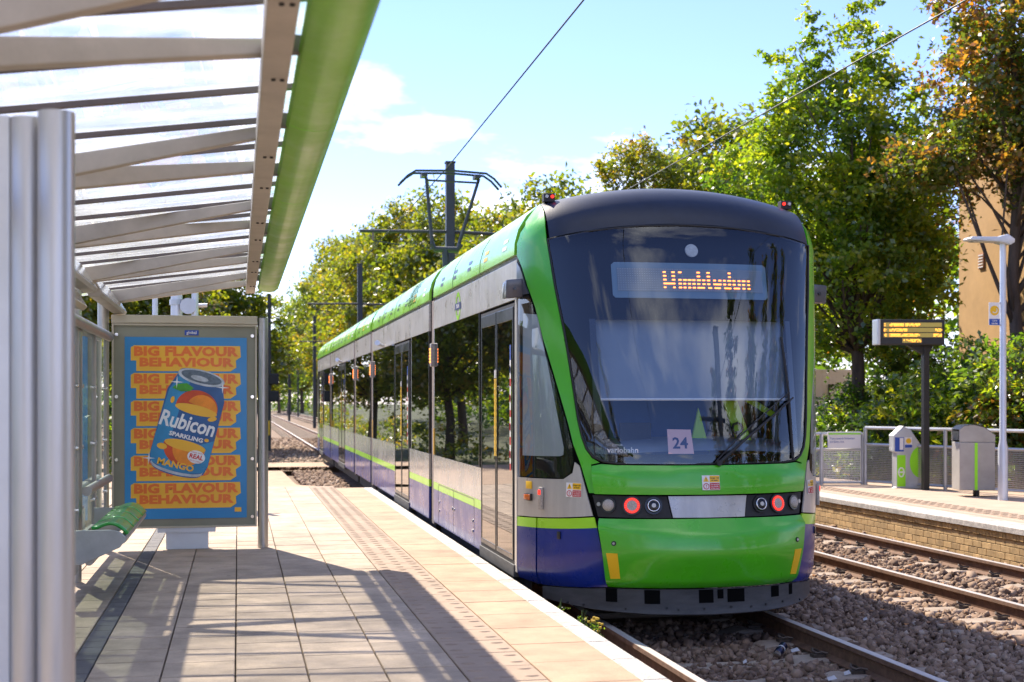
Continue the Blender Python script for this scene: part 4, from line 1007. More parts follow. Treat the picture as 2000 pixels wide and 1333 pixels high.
MB().poly([(-1.214, 7.05, H + .853), (-1.146, 7.05, H + .742), (-1.146, 10.7, H + .742), (-1.214, 10.7, H + .853)]).build('header_glass', 'plate', o)
MB().tube([(-1.215, 2, H + .62), (-1.215, 13.35, H + .62)], .045, 14).build('top_rail', 'steel', shel, smooth=True)
MB().tube([(-1.215, 11.4, H - .74), (-1.215, 13.3, H - .74)], .04, 14).build('lean_rail', 'steel', shel, smooth=True)
for y0, y1 in ((4.4, 6.55), (6.75, 8.85), (9.05, 11.2), (11.4, 12.45), (12.5, 13.55)):
    b = MB()
    b.box(-1.285, -1.255, y0, y0 + .045, .62, H + .66); b.box(-1.285, -1.255, y1 - .045, y1, .62, H + .66); b.box(-1.285, -1.255, y0 + .045, y1 - .045, H + .60, H + .66); b.box(-1.285, -1.255, y0 + .045, y1 - .045, .62, .68)
    f = b.build('wall_frame', 'paint_grey', shel)
    MB().box(-1.274, -1.268, y0 + .04, y1 - .04, .67, H + .61).build('wall_pane', 'g_wall', f)
    for zz_ in (.9, 1.4, 1.9):
        for yy_ in (y0 + .07, y1 - .07): MB().tube([(-1.268, yy_, zz_), (-1.248, yy_, zz_)], .018, 10).build('glass_stud', 'chrome', f, smooth=True)
MB().box(-1.262, -1.235, 6.8, 10.95, ZP + .12, .60).build('kick_panel', 'kick', shel, bevel=.004)
MB().box(-1.30, -1.24, 8.0, 13.5, .60, .62).build('sill_rail', 'paint_grey', shel)

# perch bench
bench = thing('perch_bench', 'green slatted perch bench with grey metal end plate inside the shelter', 'bench', (-1.0, 11, ZP))
for k in range(4):
    y0 = 10.05 + k * .5
    b = MB()
    def seatf(a, c, y0=y0): return (-.78 - .26 * a, y0 + .47 * c, .865 + .035 * math.sin(math.pi * min(1, a * 1.15)) - .05 * (1 - a) ** 4)
    b.grid(seatf, 12, 6); o = b.build('seat', 'seat', bench, smooth='all', fixn=False)
    bm = bmesh.new(); bm.from_mesh(o.data); bmesh.ops.recalc_face_normals(bm, faces=bm.faces)
    if sum(f.normal.z for f in bm.faces) < 0: bmesh.ops.reverse_faces(bm, faces=bm.faces)
    bmesh.ops.solidify(bm, geom=bm.faces[:], thickness=.02); bm.to_mesh(o.data); bm.free()
EP = [(-1.23, .60), (-1.23, .845), (-.90, .848), (-.84, .835), (-.80, .80), (-.80, .765), (-.835, .72), (-1.10, .60)]
for y0 in (9.98, 12.10): MB().prism(EP, lambda x, z: (x, y0, z), lambda x, z: (x, y0 + .025, z)).build('end_plate', 'kick', bench, bevel=.004)
MB().tube([(-.82, 10.0, .775), (-.82, 12.12, .775)], .03, 10).build('front_tube', 'steel', bench, smooth=True)
MB().tube([(-1.05, 10.0, .62), (-1.05, 12.12, .62)], .03, 10).build('lower_tube', 'steel', bench, smooth=True)

# ------------------------------------------------------------------ advertising panel
AY = 13.6
ad = thing('advertising_panel', 'free standing advertising panel with a blue and orange drink poster', 'advert', (-.5, AY, ZP))
XA0, XA1, ZA0, ZA1 = -1.215, .185, .520, H + .765
MB().box(XA0, XA1, AY + .01, AY + .12, ZA0, ZA1).build('case', 'frame_green', ad, bevel=.008)
b = MB(); t_ = .018
for q in ((XA0, XA1, ZA0, ZA0 + t_), (XA0, XA1, ZA1 - t_, ZA1), (XA0, XA0 + t_, ZA0 + t_, ZA1 - t_), (XA1 - t_, XA1, ZA0 + t_, ZA1 - t_)): b.box(q[0], q[1], AY - .012, AY + .0095, q[2], q[3])
b.build('rim', 'frame_pale', ad)
MB().box(XA0 - .005, XA1 + .005, AY - .02, AY + .13, ZA1 + .002, ZA1 + .085).build('header', 'frame_pale', ad, bevel=.006)
MB().box(XA0 + .12, XA1 - .12, AY - .025, AY - .019, ZA1 + .012, ZA1 + .065).build('header_strip', 'frame_pale', ad)
for x in (XA0 + .045, XA1 - .045):
    for z in (.62, 1.20, 1.82, 2.43): MB().tube([(x, AY + .01, z), (x, AY - .014, z)], .017, 12).build('glass_stud', 'chrome', ad, smooth=True)
MB().tube([(.245, AY + .02, ZP), (.245, AY + .02, H + .835)], .052, 20).build('post', 'steel', ad, smooth=True)
MB().box(-.70, -.29, AY + .01, AY + .11, ZP, ZA0).build('foot', 'white_steel', ad, bevel=.004)
MB().box(-.78, -.22, AY - .005, AY + .115, ZA0 - .045, ZA0 - .002).build('foot_flange', 'white_steel', ad)
PX0, PX1_, PZ0, PZ1 = -1.093, .085, H - 1.166, H + .634
poster = MB().box(PX0, PX1_, AY + .004, AY + .009, PZ0, PZ1).build('poster', 'ink_blue', ad)
nb = MB().box(-.52, -.385, AY + .004, AY + .009, H + .655, H + .705).build('maker_plate', 'sticker_blue', ad)
text('global', .042, (-.4525, AY + .0015, H + .668), 'sticker_white', nb, bold=.0006)
pw, ph = PX1_ - PX0, PZ1 - PZ0
def P2(a, b_, lay): return (PX0 + pw * a, AY + .004 - .0016 * lay, PZ0 + ph * b_)
# lines of lettering: a yellow shadow under orange letters
ratio = pw / 622.0                                                    # metres per source unit on the poster
line1 = textmesh('BIG FLAVOUR', 1.0, bold=.055, spacing=1.04); line2 = textmesh('BEHAVIOUR', 1.0, bold=.055, spacing=1.04)
def fit(me, w, h_):
    xs = [v.co.x for v in me.vertices]; ys = [v.co.y for v in me.vertices]
    me.transform(Matrix.Translation((-(min(xs) + max(xs)) / 2, -min(ys), 0))); me.transform(Matrix.Diagonal((w / (max(xs) - min(xs)), h_ / (max(ys) - min(ys)), 1, 1)))
fit(line1, 533 * ratio, 52 * ratio); fit(line2, 482 * ratio, 49 * ratio)
fat1 = textmesh('BIG FLAVOUR', 1.0, bold=.10, spacing=1.04); fat2 = textmesh('BEHAVIOUR', 1.0, bold=.10, spacing=1.04)
fit(fat1, 546 * ratio, 66 * ratio); fit(fat2, 496 * ratio, 63 * ratio)
def stagger(me, eps=.0005):                                          # neighbouring letters may overlap: keep them off one plane
    bm = bmesh.new(); bm.from_mesh(me); seen = set(); k = 0
    for v in bm.verts:
        if v in seen: continue
        st_ = [v]; isl = []
        while st_:
            w_ = st_.pop()
            if w_ in seen: continue
            seen.add(w_); isl.append(w_); st_ += [e.other_vert(w_) for e in w_.link_edges]
        for w_ in isl: w_.co.z += eps * (k % 2)
        k += 1
    bm.to_mesh(me); bm.free()
for me in (line1, line2, fat1, fat2): stagger(me)
for k in range(6):
    zt1 = PZ1 - (50 + k * 143.5 + 50) * ratio; zt2 = zt1 - 55 * ratio
    for me, fat, z, xo in ((line1, fat1, zt1, 2), (line2, fat2, zt2, 4)):
        x = PX0 + pw / 2 + xo * ratio; lay = .0012 if me is line1 else .002
        w_ = (549 if me is line1 else 498) * ratio; hb = AY + .004 - lay + .0004
        b = MB(); b.poly([(x - w_ / 2 - 8 * ratio, hb, z - 23 * ratio), (x + w_ / 2 - 26 * ratio, hb, z - 23 * ratio), (x + w_ / 2 + 4 * ratio, hb, z - 2 * ratio), (x + w_ / 2, hb, z + 56 * ratio), (x - w_ / 2 + 8 * ratio, hb, z + 56 * ratio), (x - w_ / 2 - 8 * ratio, hb, z + 44 * ratio)]); b.build('letter_ground', 'ink_yellow', poster, fixn=False)
        m2 = fat.copy(); m2.transform(Matrix.Translation((x - 7 * ratio, AY + .004 - lay, z - 16 * ratio)) @ FACE_CAM); link('letter_shadow', m2, 'ink_yellow', poster)
        m2 = me.copy(); m2.transform(Matrix.Translation((x, AY + .004 - .0036, z)) @ FACE_CAM); link('lettering', m2, 'ink_orange', poster)
# the can, drawn flat on the poster: axis tilted
CC = Vector((PX0 + 318 * ratio, 0, PZ1 - 470 * ratio)); ca, sa = math.cos(R(-14.5)), math.sin(R(-14.5))
def C2(a, b_, lay): return (CC.x + (a * ca - b_ * sa) * ratio, AY + .004 - .0046 - .0007 * lay, CC.z + (a * sa + b_ * ca) * ratio)
def shape(name, pts, m, lay, parent): return MB().poly([C2(a, c, lay) for a, c in pts]).build(name, m, parent, fixn=False)
def ell(cx, cy, rx, ry, t0=0, t1=360, n=36, rot=0):
    o = []
    for i in range(n + 1):
        t = R(t0 + (t1 - t0) * i / n); x, y = rx * math.cos(t), ry * math.sin(t)
        o.append((cx + x * math.cos(R(rot)) - y * math.sin(R(rot)), cy + x * math.sin(R(rot)) + y * math.cos(R(rot))))
    return o[:-1] if t1 - t0 == 360 else o
canp = [(-150, 170), (-118, 262), (-112, 278)] + ell(0, 280, 112, 26, 180, 0, 16)[::1] + [(118, 262), (150, 170), (152, -180), (140, -225)] + ell(0, -232, 128, 30, 0, -180, 16) + [(-140, -225), (-152, -180)]
can = shape('drink_can', canp, 'ink_can', 1, poster)
shape('can_highlight', [(-140, 172), (-104, 262), (-40, 255), (-60, 170), (-70, -60), (-150, -120)], 'ink_can_light', 2, can)
shape('can_shade', [(-150, -60), (60, -90), (150, -40), (150, -175), (138, -215), (60, -238), (-60, -240), (-138, -215), (-150, -175)], 'ink_can_light', 2.2, can)
shape('can_base', [(-138, -225)] + ell(0, -226, 132, 30, 180, 360, 16) + ell(0, -210, 136, 32, 360, 180, 16), 'ink_silver', 3, can)
shape('can_rim', ell(4, 268, 122, 40), 'ink_silver', 3, can); shape('can_lid', ell(4, 270, 106, 31), 'ink_dark', 4, can); shape('can_tab', ell(-4, 262, 46, 13), 'ink_silver', 5, can)
shape('mango_top', ell(20, 108, 108, 92, -8, 188, 28), 'ink_mango_red', 4, can); shape('mango_blush', ell(46, 104, 80, 78, -8, 160, 24), 'ink_mango', 5, can)
shape('mango_cut', ell(20, 96, 110, 26), 'ink_yellow', 6, can)
shape('mango_bowl', ell(10, -100, 108, 104, 180, 360, 28), 'ink_mango_red', 4, can); shape('mango_bowl_front', ell(34, -102, 84, 96, 180, 360, 24), 'ink_mango', 5, can); shape('mango_flesh', ell(12, -98, 108, 27), 'ink_yellow', 6, can)
shape('leaf', [(-20, 205), (-60, 222), (-110, 205), (-128, 180), (-80, 172), (-35, 185)], 'ink_leaf', 7, can); shape('drop', ell(-110, 120, 10, 18), 'ink_yellow', 6, can); shape('drop', ell(112, 70, 24, 12, rot=25), 'ink_yellow', 6, can)
shape('drop', ell(-102, -128, 26, 16), 'ink_yellow', 7, can); shape('drop', ell(112, -45, 12, 9), 'ink_yellow', 7, can)
def ctext(body, size, a, c, m, lay, **kw):
    me = textmesh(body, size * ratio, **kw); p = C2(a, c, lay); me.transform(Matrix.Translation(p) @ FACE_CAM @ Matrix.Rotation(R(-14.5), 4, 'Z')); return link('lettering', me, m, can)
ctext('Rubicon', 112, -6, -18, 'ink_white', 9, bold=.0052, sx=.80, spacing=.98, shear=.12)
ctext('SPARKLING', 30, 6, -62, 'ink_white', 9, bold=.0022, sx=1.15)
ctext('MANGO', 46, -10, -222, 'ink_yellow', 9, bold=.0032, sx=1.1)
bd = shape('badge', ell(82, -142, 46, 34), 'ink_white', 8, can); ctext('REAL', 32, 82, -152, 'ink_red', 9.5, bold=.002)
ctext('MADE WITH', 11, 82, -124, 'ink_red', 9.5); ctext('FRUIT JUICE', 11, 82, -168, 'ink_red', 9.5)
for a, c in ((-112, 215), (122, 245), (-150, -205)):
    b = MB(); q = []
    for i in range(8): r_ = 34 if i % 2 == 0 else 5; q.append((a + r_ * math.cos(i * .7854 + .2), c + r_ * math.sin(i * .7854 + .2)))
    shape('sparkle', q, 'ink_white', 9, can)
mk = MB().poly([P2(.90, .034, 3), P2(.955, .034, 3), P2(.955, .058, 3), P2(.90, .058, 3)]).build('printer_mark', 'ink_yellow', poster, fixn=False)

# ------------------------------------------------------------------ near information panel (foreground, left edge)
npn = thing('information_panel', 'tall grey metal panel with twin round posts close to the camera', 'panel', (-.9, 4.1, ZP))
MB().tube([(-.515, 4.04, ZP), (-.515, 4.04, H + .835)], .052, 28).build('post', 'steel_pale', npn, smooth=True)
MB().tube([(-.605, 4.125, ZP), (-.605, 4.125, H + .83)], .052, 28).build('post', 'steel_pale', npn, smooth=True)
MB().box(-2.0, -.653, 4.10, 4.20, ZP + .02, H + .835).build('case', 'white_steel', npn, bevel=.006)
MB().box(-.6525, -.648, 4.105, 4.18, ZP + .02, H + .83).build('shadow_gap', 'rubber', npn)

# ------------------------------------------------------------------ overhead line
def mast(X, Y, top, name_label, arm=(2.4, 1.6), r=.115, z0=-.25):
    t = thing('overhead_line_mast', name_label, 'mast', (X, Y, z0), 'overhead line masts')
    MB().box(X - r, X + r, Y - r, Y + r, z0, top).build('column', 'mast', t, bevel=.012)
    MB().box(X - r - .02, X + r + .02, Y - r - .02, Y + r + .02, top, top + .04).build('cap', 'mast', t)
    MB().tube([(X - arm[0], Y, top - 1.86), (X, Y, top - 1.82), (X + arm[1], Y, top - 1.86)], .045, 8).build('cross_arm', 'mast', t, smooth=True)
    for sx in (-arm[0] + .35, arm[1] - .2):
        MB().tube([(X + sx, Y, top - 1.84), (X + sx, Y, top - 2.1)], .03, 8).build('insulator', 'bellows', t, smooth=True)
        MB().tube([(X + sx, Y, top - 2.1), (X + sx + (.7 if sx < 0 else -.5), Y, top - 2.2)], .02, 6).build('steady_arm', 'mast', t, smooth=True)
    return t
mast(5.52, 35.0, 8.1, 'thick dark mast right behind the pantograph, tallest in view')
mast(5.52, 61.7, 8.1, 'dark mast rising between the tram roof and the yellowing trees')
mast(5.52, 99.0, 8.0, 'slim dark mast just left of the tram tail')
mast(4.75, 128.0, 7.6, 'thin distant mast at the end of the near rails', arm=(1.5, 1.2))
mast(7.2, 165.0, 7.0, 'farthest thin mast, half lost among the far trees', arm=(1.2, 1.0), r=.10)
def wire(name, label, pts, r=.0085):
    o = MB().tube(pts, r, 6).build(name, 'wire', None, smooth=True); return tag(o, label, 'wire', 'tram contact wires')
wire('contact_wire', 'contact wire running up from the pantograph over the tram', [(TC1, -12, 6.25), (TC1, 5, 6.22), (TC1, 23.5, 5.90), (TC1, 35, 5.95), (TC1, 61, 5.95), (TC1, 99, 5.9), (TC1, 165, 5.9)], .011)
wire('contact_wire', 'contact wire crossing in front of the tall green tree on the right', [(TC2, -12, 6.0), (TC2, 12, 5.96), (TC2, 35, 5.85), (TC2, 61, 5.9), (TC2, 99, 5.9), (TC2, 165, 5.9)], .010)
MB().tube([(TC1, 4.6, 6.19), (TC1, 4.9, 6.19)], .016, 6)
# signal at the platform end, lamp columns behind the advert
SX, SYY = at(526, 50)
sg_ = thing('tram_signal', 'dark signal post with two round heads beyond the advert panel', 'signal', (SX, SYY, -.05))
MB().tube([(SX, SYY, -.1), (SX, SYY, 5.8)], .07, 10).build('post', 'mast', sg_, smooth=True)
for z in (1.75, 2.4): MB().box(SX - .05, SX + .35, SYY - .2, SYY + .05, z, z + .42).build('signal_head', 'black_matte', sg_, bevel=.05)
MB().box(SX - .1, SX + .02, SYY - .1, SYY - .075, .5, 1.05).build('number_plate', 'sticker_yellow', sg_)
for u, r_, lab in ((303, .04, 'thin white pole showing above the advert panel, leftmost of three'), (345, .085, 'thick white pole with clamp above the advert panel'), (381, .05, 'white pole with round mirror above the advert panel, rightmost of three')):
    x, y = at(u, 20.0); t = thing('white_pole', lab, 'pole', (x, y, 0)); MB().tube([(x, y, 0), (x, y, 3.6)], r_, 12).build('column', 'white_steel', t, smooth=True)
    if r_ > .05:
        MB().tube([(x, y, 3.22), (x, y, 3.30)], r_ + .02, 12).build('clamp', 'galv', t); MB().tube([(x + .05, y - .05, 3.2), (x + .45, y - .05, 3.22)], .03, 8).build('arm', 'galv', t)
    elif u > 360: MB().tube([(x - .1, y - .02, 3.2), (x - .1, y - .08, 3.2)], .12, 16).build('mirror', 'galv', t, smooth=True)

# ------------------------------------------------------------------ far platform furniture
# departure board
bx, by = 11.14, 20.2
db = thing('departure_board', 'black electronic departure board with amber lines on a dark post', 'board', (bx, by, ZP))
MB().box(bx - .05, bx + .05, by - .05, by + .05, ZP, 2.72).build('post', 'dark_post', db, bevel=.008)
c0 = Vector((bx - .28, by, 2.91)); ax = Vector((math.cos(R(-9)), math.sin(R(-9)), 0)); ay = Vector((-ax.y, ax.x, 0)); az = Vector((0, 0, 1))
MB().obox(c0, ax * .54, ay * .13, az * .21).build('housing', 'dark_post', db, bevel=.02)
MB().obox(c0 - ax * .56, ax * .028, ay * .135, az * .212).build('end_cap', 'steel_pale', db, bevel=.015)
MB().prism([(-.35, 2.70), (.12, 2.70), (.05, 2.55), (-.06, 2.55)], lambda x, z: (bx + x, by - .04, z), lambda x, z: (bx + x, by + .04, z)).build('bracket', 'dark_post', db)
fq = lambda a, z, k=0: c0 + ax * a - ay * (.133 + k) + az * z
for z0, z1, a0, a1 in ((.085, .155, -.48, .49), (.0, .07, -.48, .49), (-.085, -.015, -.48, .49), (-.175, -.105, -.17, .15)):
    o = MB().poly([fq(a0, z0), fq(a1, z0), fq(a1, z1), fq(a0, z1)]).build('text_line', 'led_dim', db, fixn=False)
    b = MB(); segs = ((-.38, .12), (-.47, -.455)) if z0 > .08 else (((-.38, -.1), (-.475, -.44), (.38, .49)) if z0 > -.01 else (((-.38, .12), (-.475, -.445), (.35, .49)) if z0 > -.1 else ((-.145, .135),)))
    for s0, s1 in segs:
        a = s0
        while a < s1:
            w_ = random.uniform(.012, .02)
            for zz_ in (.018, .036, .05): 
                if random.random() < .8: b.poly([fq(a, z0 + zz_ - .006, .003), fq(a + w_, z0 + zz_ - .006, .003), fq(a + w_, z0 + zz_ + .006, .003), fq(a, z0 + zz_ + .006, .003)])
            a += w_ + .007
    b.build('lit_diodes', 'led_board', o, fixn=False, kind='stuff')
# lamp post
lx_, ly_ = 11.13, 17.9
lp = thing('lamp_post', 'slim white lamp post with flat lantern on the far platform', 'lamp post', (lx_, ly_, ZP))
MB().tube([(lx_, ly_, ZP), (lx_, ly_, ZP + .78), (lx_, ly_, ZP + .88), (lx_, ly_, 4.12)], [.073, .073, .05, .046], 16).build('column', 'white_steel', lp, smooth=True)
b = MB(); b.prism([(-.60, .02), (-.55, .05), (-.12, .055), (.02, .10), (.13, .03), (.13, -.02), (.06, -.06), (-.10, -.02), (-.58, -.005)], lambda x, z: (lx_ + x, ly_ - .11, 4.15 + z), lambda x, z: (lx_ + x, ly_ + .11, 4.15 + z)); lh = b.build('lantern', 'white_steel', lp, smooth=True, bevel=.01)
MB().box(lx_ - .52, lx_ - .14, ly_ - .08, ly_ + .08, 4.128, 4.136).build('lamp_glass', 'lens_clear', lh)
sp = MB().box(lx_ - .235, lx_ - .06, ly_ - .012, ly_, 2.90, 3.24).build('card_reader_sign', 'sticker_white', lp, bevel=.004)
MB().box(lx_ - .235, lx_ - .06, ly_ - .015, ly_ - .0125, 2.905, 2.995).build('blue_field', 'sticker_blue', sp)
MB().tube([(lx_ - .1475, ly_ - .0125, 3.12), (lx_ - .1475, ly_ - .016, 3.12)], .072, 24).build('yellow_disc', 'sticker_yellow', sp)
MB().tube([(lx_ - .1475 + .04 * math.cos(t * .5 - 2.6), ly_ - .018, 3.12 + .035 * math.sin(t * .5 - 2.6)) for t in range(8)], .007, 6).build('card_symbol', 'sticker_white', sp)
text('Card', .04, (lx_ - .1475, ly_ - .017, 2.958), 'sticker_white', sp, bold=.0006); text('reader', .04, (lx_ - .1475, ly_ - .017, 2.918), 'sticker_white', sp, bold=.0006)
for z in (2.91, 3.235): MB().tube([(lx_ - .06, ly_, z), (lx_ + .05, ly_, z)], .014, 8).build('clamp', 'galv', sp)
# litter bin
nx, ny = 11.15, 18.75
lb = thing('litter_bin', 'grey metal litter bin with green edge strip and hooded top', 'bin', (nx, ny, ZP))
a_ = R(-14); bxv = Vector((math.cos(a_), math.sin(a_), 0)); byv = Vector((-math.sin(a_), math.cos(a_), 0)); c0 = Vector((nx, ny, 0))
MB().obox(c0 + Vector((0, 0, ZP + .47)), bxv * .27, byv * .21, Vector((0, 0, .37))).build('body', 'bin', lb, bevel=.012)
b = MB(); hp_ = [(-.27, .845), (-.27, 1.03), (-.20, 1.09), (-.05, 1.105), (.10, 1.07), (.27, .95), (.27, .845)]
for yv in (-.21, -.19): pass
b.prism(hp_, lambda x, z: tuple(c0 + bxv * x - byv * .21 + Vector((0, 0, ZP + z))), lambda x, z: tuple(c0 + bxv * x - byv * .19 + Vector((0, 0, ZP + z))))
b.build('hood_side', 'bin', lb)
b = MB(); b.prism(hp_, lambda x, z: tuple(c0 + bxv * x + byv * .19 + Vector((0, 0, ZP + z))), lambda x, z: tuple(c0 + bxv * x + byv * .21 + Vector((0, 0, ZP + z)))); b.build('hood_side', 'bin', lb)
b = MB(); b.grid(lambda s_, t: tuple(c0 + bxv * np.interp(s_, [0, .12, .35, .6, 1], [-.27, -.20, -.05, .10, .27]) + byv * (.22 * (2 * t - 1)) + Vector((0, 0, ZP + float(np.interp(s_, [0, .12, .35, .6, 1], [1.035, 1.097, 1.112, 1.077, .957])))) ), 16, 2); b.build('hood', 'bin', lb, smooth='all')
MB().obox(c0 + bxv * -.268 + Vector((0, 0, ZP + .94)), bxv * .004, byv * .17, Vector((0, 0, .07))).build('mouth', 'black', lb)
MB().obox(c0 - byv * .212 + bxv * .0 - bxv * .02 + Vector((0, 0, ZP + .47)), bxv * .022, byv * .004, Vector((0, 0, .36))).build('green_strip', 'lime_vinyl', lb)
MB().tube([(nx + .05, ny, ZP), (nx + .05, ny, ZP + .11)], .05, 10).build('leg', 'dark_post', lb)
# card reader machine
mx_, my_ = at(1766, 22.6)
cr_ = thing('card_reader', 'silver and lime card reader pedestal beside the fence', 'card reader', (mx_, my_, ZP))
a_ = R(-10); bxv = Vector((math.cos(a_), math.sin(a_), 0)); byv = Vector((-math.sin(a_), math.cos(a_), 0)); c1 = Vector((mx_, my_, ZP))
mp_ = lambda x, y, z: tuple(c1 + bxv * x + byv * y + Vector((0, 0, z)))
MB().prism([(-.22, 0), (.25, 0), (.25, .72), (.06, 1.0), (-.05, 1.04), (-.22, .88), (-.22, .62), (-.17, .6), (-.17, .02)], lambda x, z: mp_(x, -.13, z), lambda x, z: mp_(x, .13, z)).build('body', 'galv', cr_, bevel=.008)
MB().poly([mp_(-.165, -.133, .03), mp_(-.02, -.133, .03), mp_(-.02, -.133, .56), mp_(-.165, -.133, .56)]).build('lime_front', 'lime_vinyl', cr_, fixn=False)
b = MB(); b.tube([mp_(-.093 + .045 * math.cos(t * .3927), -.136, .27 + .075 * math.sin(t * .3927)) for t in range(17)], .012, 6, cap=False); o = b.build('roundel', 'sticker_white', cr_); MB().poly([mp_(-.155, -.14, .26), mp_(-.03, -.14, .26), mp_(-.03, -.14, .285), mp_(-.155, -.14, .285)]).build('roundel_bar', 'sticker_white', cr_, fixn=False)
b = MB(); b.poly([mp_(.25, -.134, .70)] + [mp_(.25 - .20 * math.sin(R(t)), -.134, .44 + .27 * math.cos(R(t))) for t in range(0, 181, 15)]); b.build('lime_disc', 'lime_vinyl', cr_, fixn=False)
MB().poly([mp_(-.20, -.134, .62), mp_(-.05, -.134, .62), mp_(-.05, -.134, .86), mp_(-.20, -.134, .86)]).build('instruction_label', 'sticker_blue', cr_, fixn=False)
MB().poly([mp_(-.12, -.137, .65), mp_(-.06, -.137, .65), mp_(-.06, -.137, .85), mp_(-.12, -.137, .85)]).build('label_text_field', 'sticker_white', cr_, fixn=False)
MB().poly([mp_(-.03, -.134, .68), mp_(.09, -.134, .68), mp_(.09, -.134, .86), mp_(-.03, -.134, .86)]).build('reader_label', 'sticker_white', cr_, fixn=False)
MB().tube([mp_(.03, -.137, .80), mp_(.03, -.141, .80)], .045, 16).build('reader_pad', 'sticker_yellow', cr_)
MB().poly([mp_(-.03, -.137, .685), mp_(.09, -.137, .685), mp_(.09, -.137, .735), mp_(-.03, -.137, .735)]).build('blue_field', 'sticker_blue', cr_, fixn=False)
MB().poly([mp_(-.225, -.13, .885), mp_(-.055, -.13, 1.05), mp_(-.055, .13, 1.05), mp_(-.225, .13, .885)]).build('sloped_top', 'sticker_white', cr_)
# railings
def railing(name, label, pts, ztop, zmid, zbot, zg):
    f = thing(name, label, 'railing', (pts[0][0], pts[0][1], zg))
    for k, (p, q) in enumerate(zip(pts, pts[1:])):
        for z, r_ in ((ztop, .028), (zmid, .024), (zbot, .022)): MB().tube([(p[0], p[1], z), (q[0], q[1], z)], r_, 8).build('rail', 'galv', f, smooth=True)
        d = Vector((q[0] - p[0], q[1] - p[1], 0)); L0 = d.length; d.normalize(); n_ = Vector((-d.y, d.x, 0)); b = MB()
        m_ = int(L0 / .026)
        for i in range(m_):
            c = Vector((p[0], p[1], 0)) + d * (L0 * (i + .5) / m_); b.bar((c.x, c.y, zbot), (c.x, c.y, zmid), .007, .005, up=tuple(d))
        kz = int((zmid - zbot) / .03)
        for i in range(1, kz):
            z = zbot + (zmid - zbot) * i / kz; off = n_ * .006; b.bar((p[0] + off.x, p[1] + off.y, z), (q[0] + off.x, q[1] + off.y, z), .006, .012)
        b.build('mesh_panel', 'steel_pale', f)
    for p in pts: MB().tube([(p[0], p[1], zg), (p[0], p[1], ztop)], .034, 10).build('post', 'galv', f, smooth=True)
    return f
pA, pB = (12.75, 16.9), (10.82, 21.7); pp = [(pA[0] + (pB[0] - pA[0]) * t, pA[1] + (pB[1] - pA[1]) * t) for t in (0, .34, .67, 1.0)]
railing('platform_railing', 'galvanised mesh railing behind the bin and lamp post', pp, 1.31, 1.02, .37, ZP)
railing('ramp_railing', 'lower mesh railing carrying the direction sign, left of the card reader', [(10.80, 21.78), (10.08, 21.9), (9.5, 22.3)], 1.20, .93, .34, ZP - .02)
ss = thing('direction_sign', 'white direction sign with green top line fixed on the low railing', 'sign', (10.45, 21.8, 1.0))
MB().box(10.14, 10.76, 21.76, 21.785, .95, 1.24).build('board', 'sticker_white', ss, bevel=.004); MB().box(10.15, 10.75, 21.752, 21.759, 1.19, 1.215).build('green_line', 'lime_vinyl', ss)
text('Trams towards Beckenham', .052, (10.17, 21.755, 1.105), 'sticker_blue', ss, align='LEFT', sx=.82); text('and Elmers End', .052, (10.17, 21.755, 1.045), 'sticker_blue', ss, align='LEFT', sx=.82)

# ------------------------------------------------------------------ buildings behind
bl = thing('house', 'tan rendered house wall partly hidden by the trees at right', 'building', (18, 24, -.3))
hx, hy = at(1873, 35.5); tv = Vector((-.14, -.99)); nv = Vector((.99, -.14)); fp_ = [(hx, hy), (hx + tv.x * 19, hy + tv.y * 19), (hx + tv.x * 19 + nv.x * 9, hy + tv.y * 19 + nv.y * 9), (hx + nv.x * 9, hy + nv.y * 9)]
MB().prism(fp_, lambda x, y: (x, y, -.35), lambda x, y: (x, y, 9.4)).build('wall', 'render_tan', bl)
b = MB(); e0 = [Vector(q) for q in fp_]; m0, m1 = (e0[0] + e0[3]) / 2, (e0[1] + e0[2]) / 2
b.v = [(e0[0].x - .4, e0[0].y + .3, 9.38), (e0[1].x - .4, e0[1].y - .3, 9.38), (e0[2].x + .4, e0[2].y - .3, 9.38), (e0[3].x + .4, e0[3].y + .3, 9.38), (m0.x, m0.y + .3, 12.5), (m1.x, m1.y - .3, 12.5)]; b.f = [(0, 1, 5, 4), (2, 3, 4, 5), (0, 4, 3), (1, 2, 5), (3, 2, 1, 0)]; b.build('roof', 'vent', bl)
vc = Vector((hx, hy)) + tv * 1.5
v = MB().obox((vc.x - .01, vc.y, 5.35), (tv.x * .16, tv.y * .16, 0), (nv.x * .03, nv.y * .03, 0), (0, 0, .2)).build('air_vent', 'vent', bl)
for k in range(5): MB().obox((vc.x - .045, vc.y, 5.2 + k * .075), (tv.x * .14, tv.y * .14, 0), (.012, 0, 0), (0, 0, .014)).build('vent_slat', 'sticker_white', v)
x0, y0 = at(1600, 44); x1, y1 = at(1662, 41)
wb = thing('white_outbuilding', 'white painted brick outbuilding seen past the tram corner', 'building', (x1, y1, -.3))
b = MB(); b.box(x0 - 2, x1 + .2, y1, y1 + 3, -.3, 2.75); b.build('wall', 'white_brick', wb)
bw = MB()
for r_ in range(12):
    for k in range(10):
        xa = x1 + .2 - .46 * k - (.23 if r_ % 2 else 0) - .45; zz_ = 1.55 + r_ * .1; bw.box(xa, xa + .44, y1 - .012, y1 + .01, zz_, zz_ + .09)
bw.build('painted_bricks', 'white_brick', wb, kind='stuff')
MB().box(x1 - .75, x1 - .70, y1 - .06, y1 - .013, 1.3, 2.3).build('downpipe', 'dark_post', wb)
df_ = thing('board_fence', 'dark brown board fence under the white outbuilding', 'fence', (x1, y1 - 1.5, -.3))
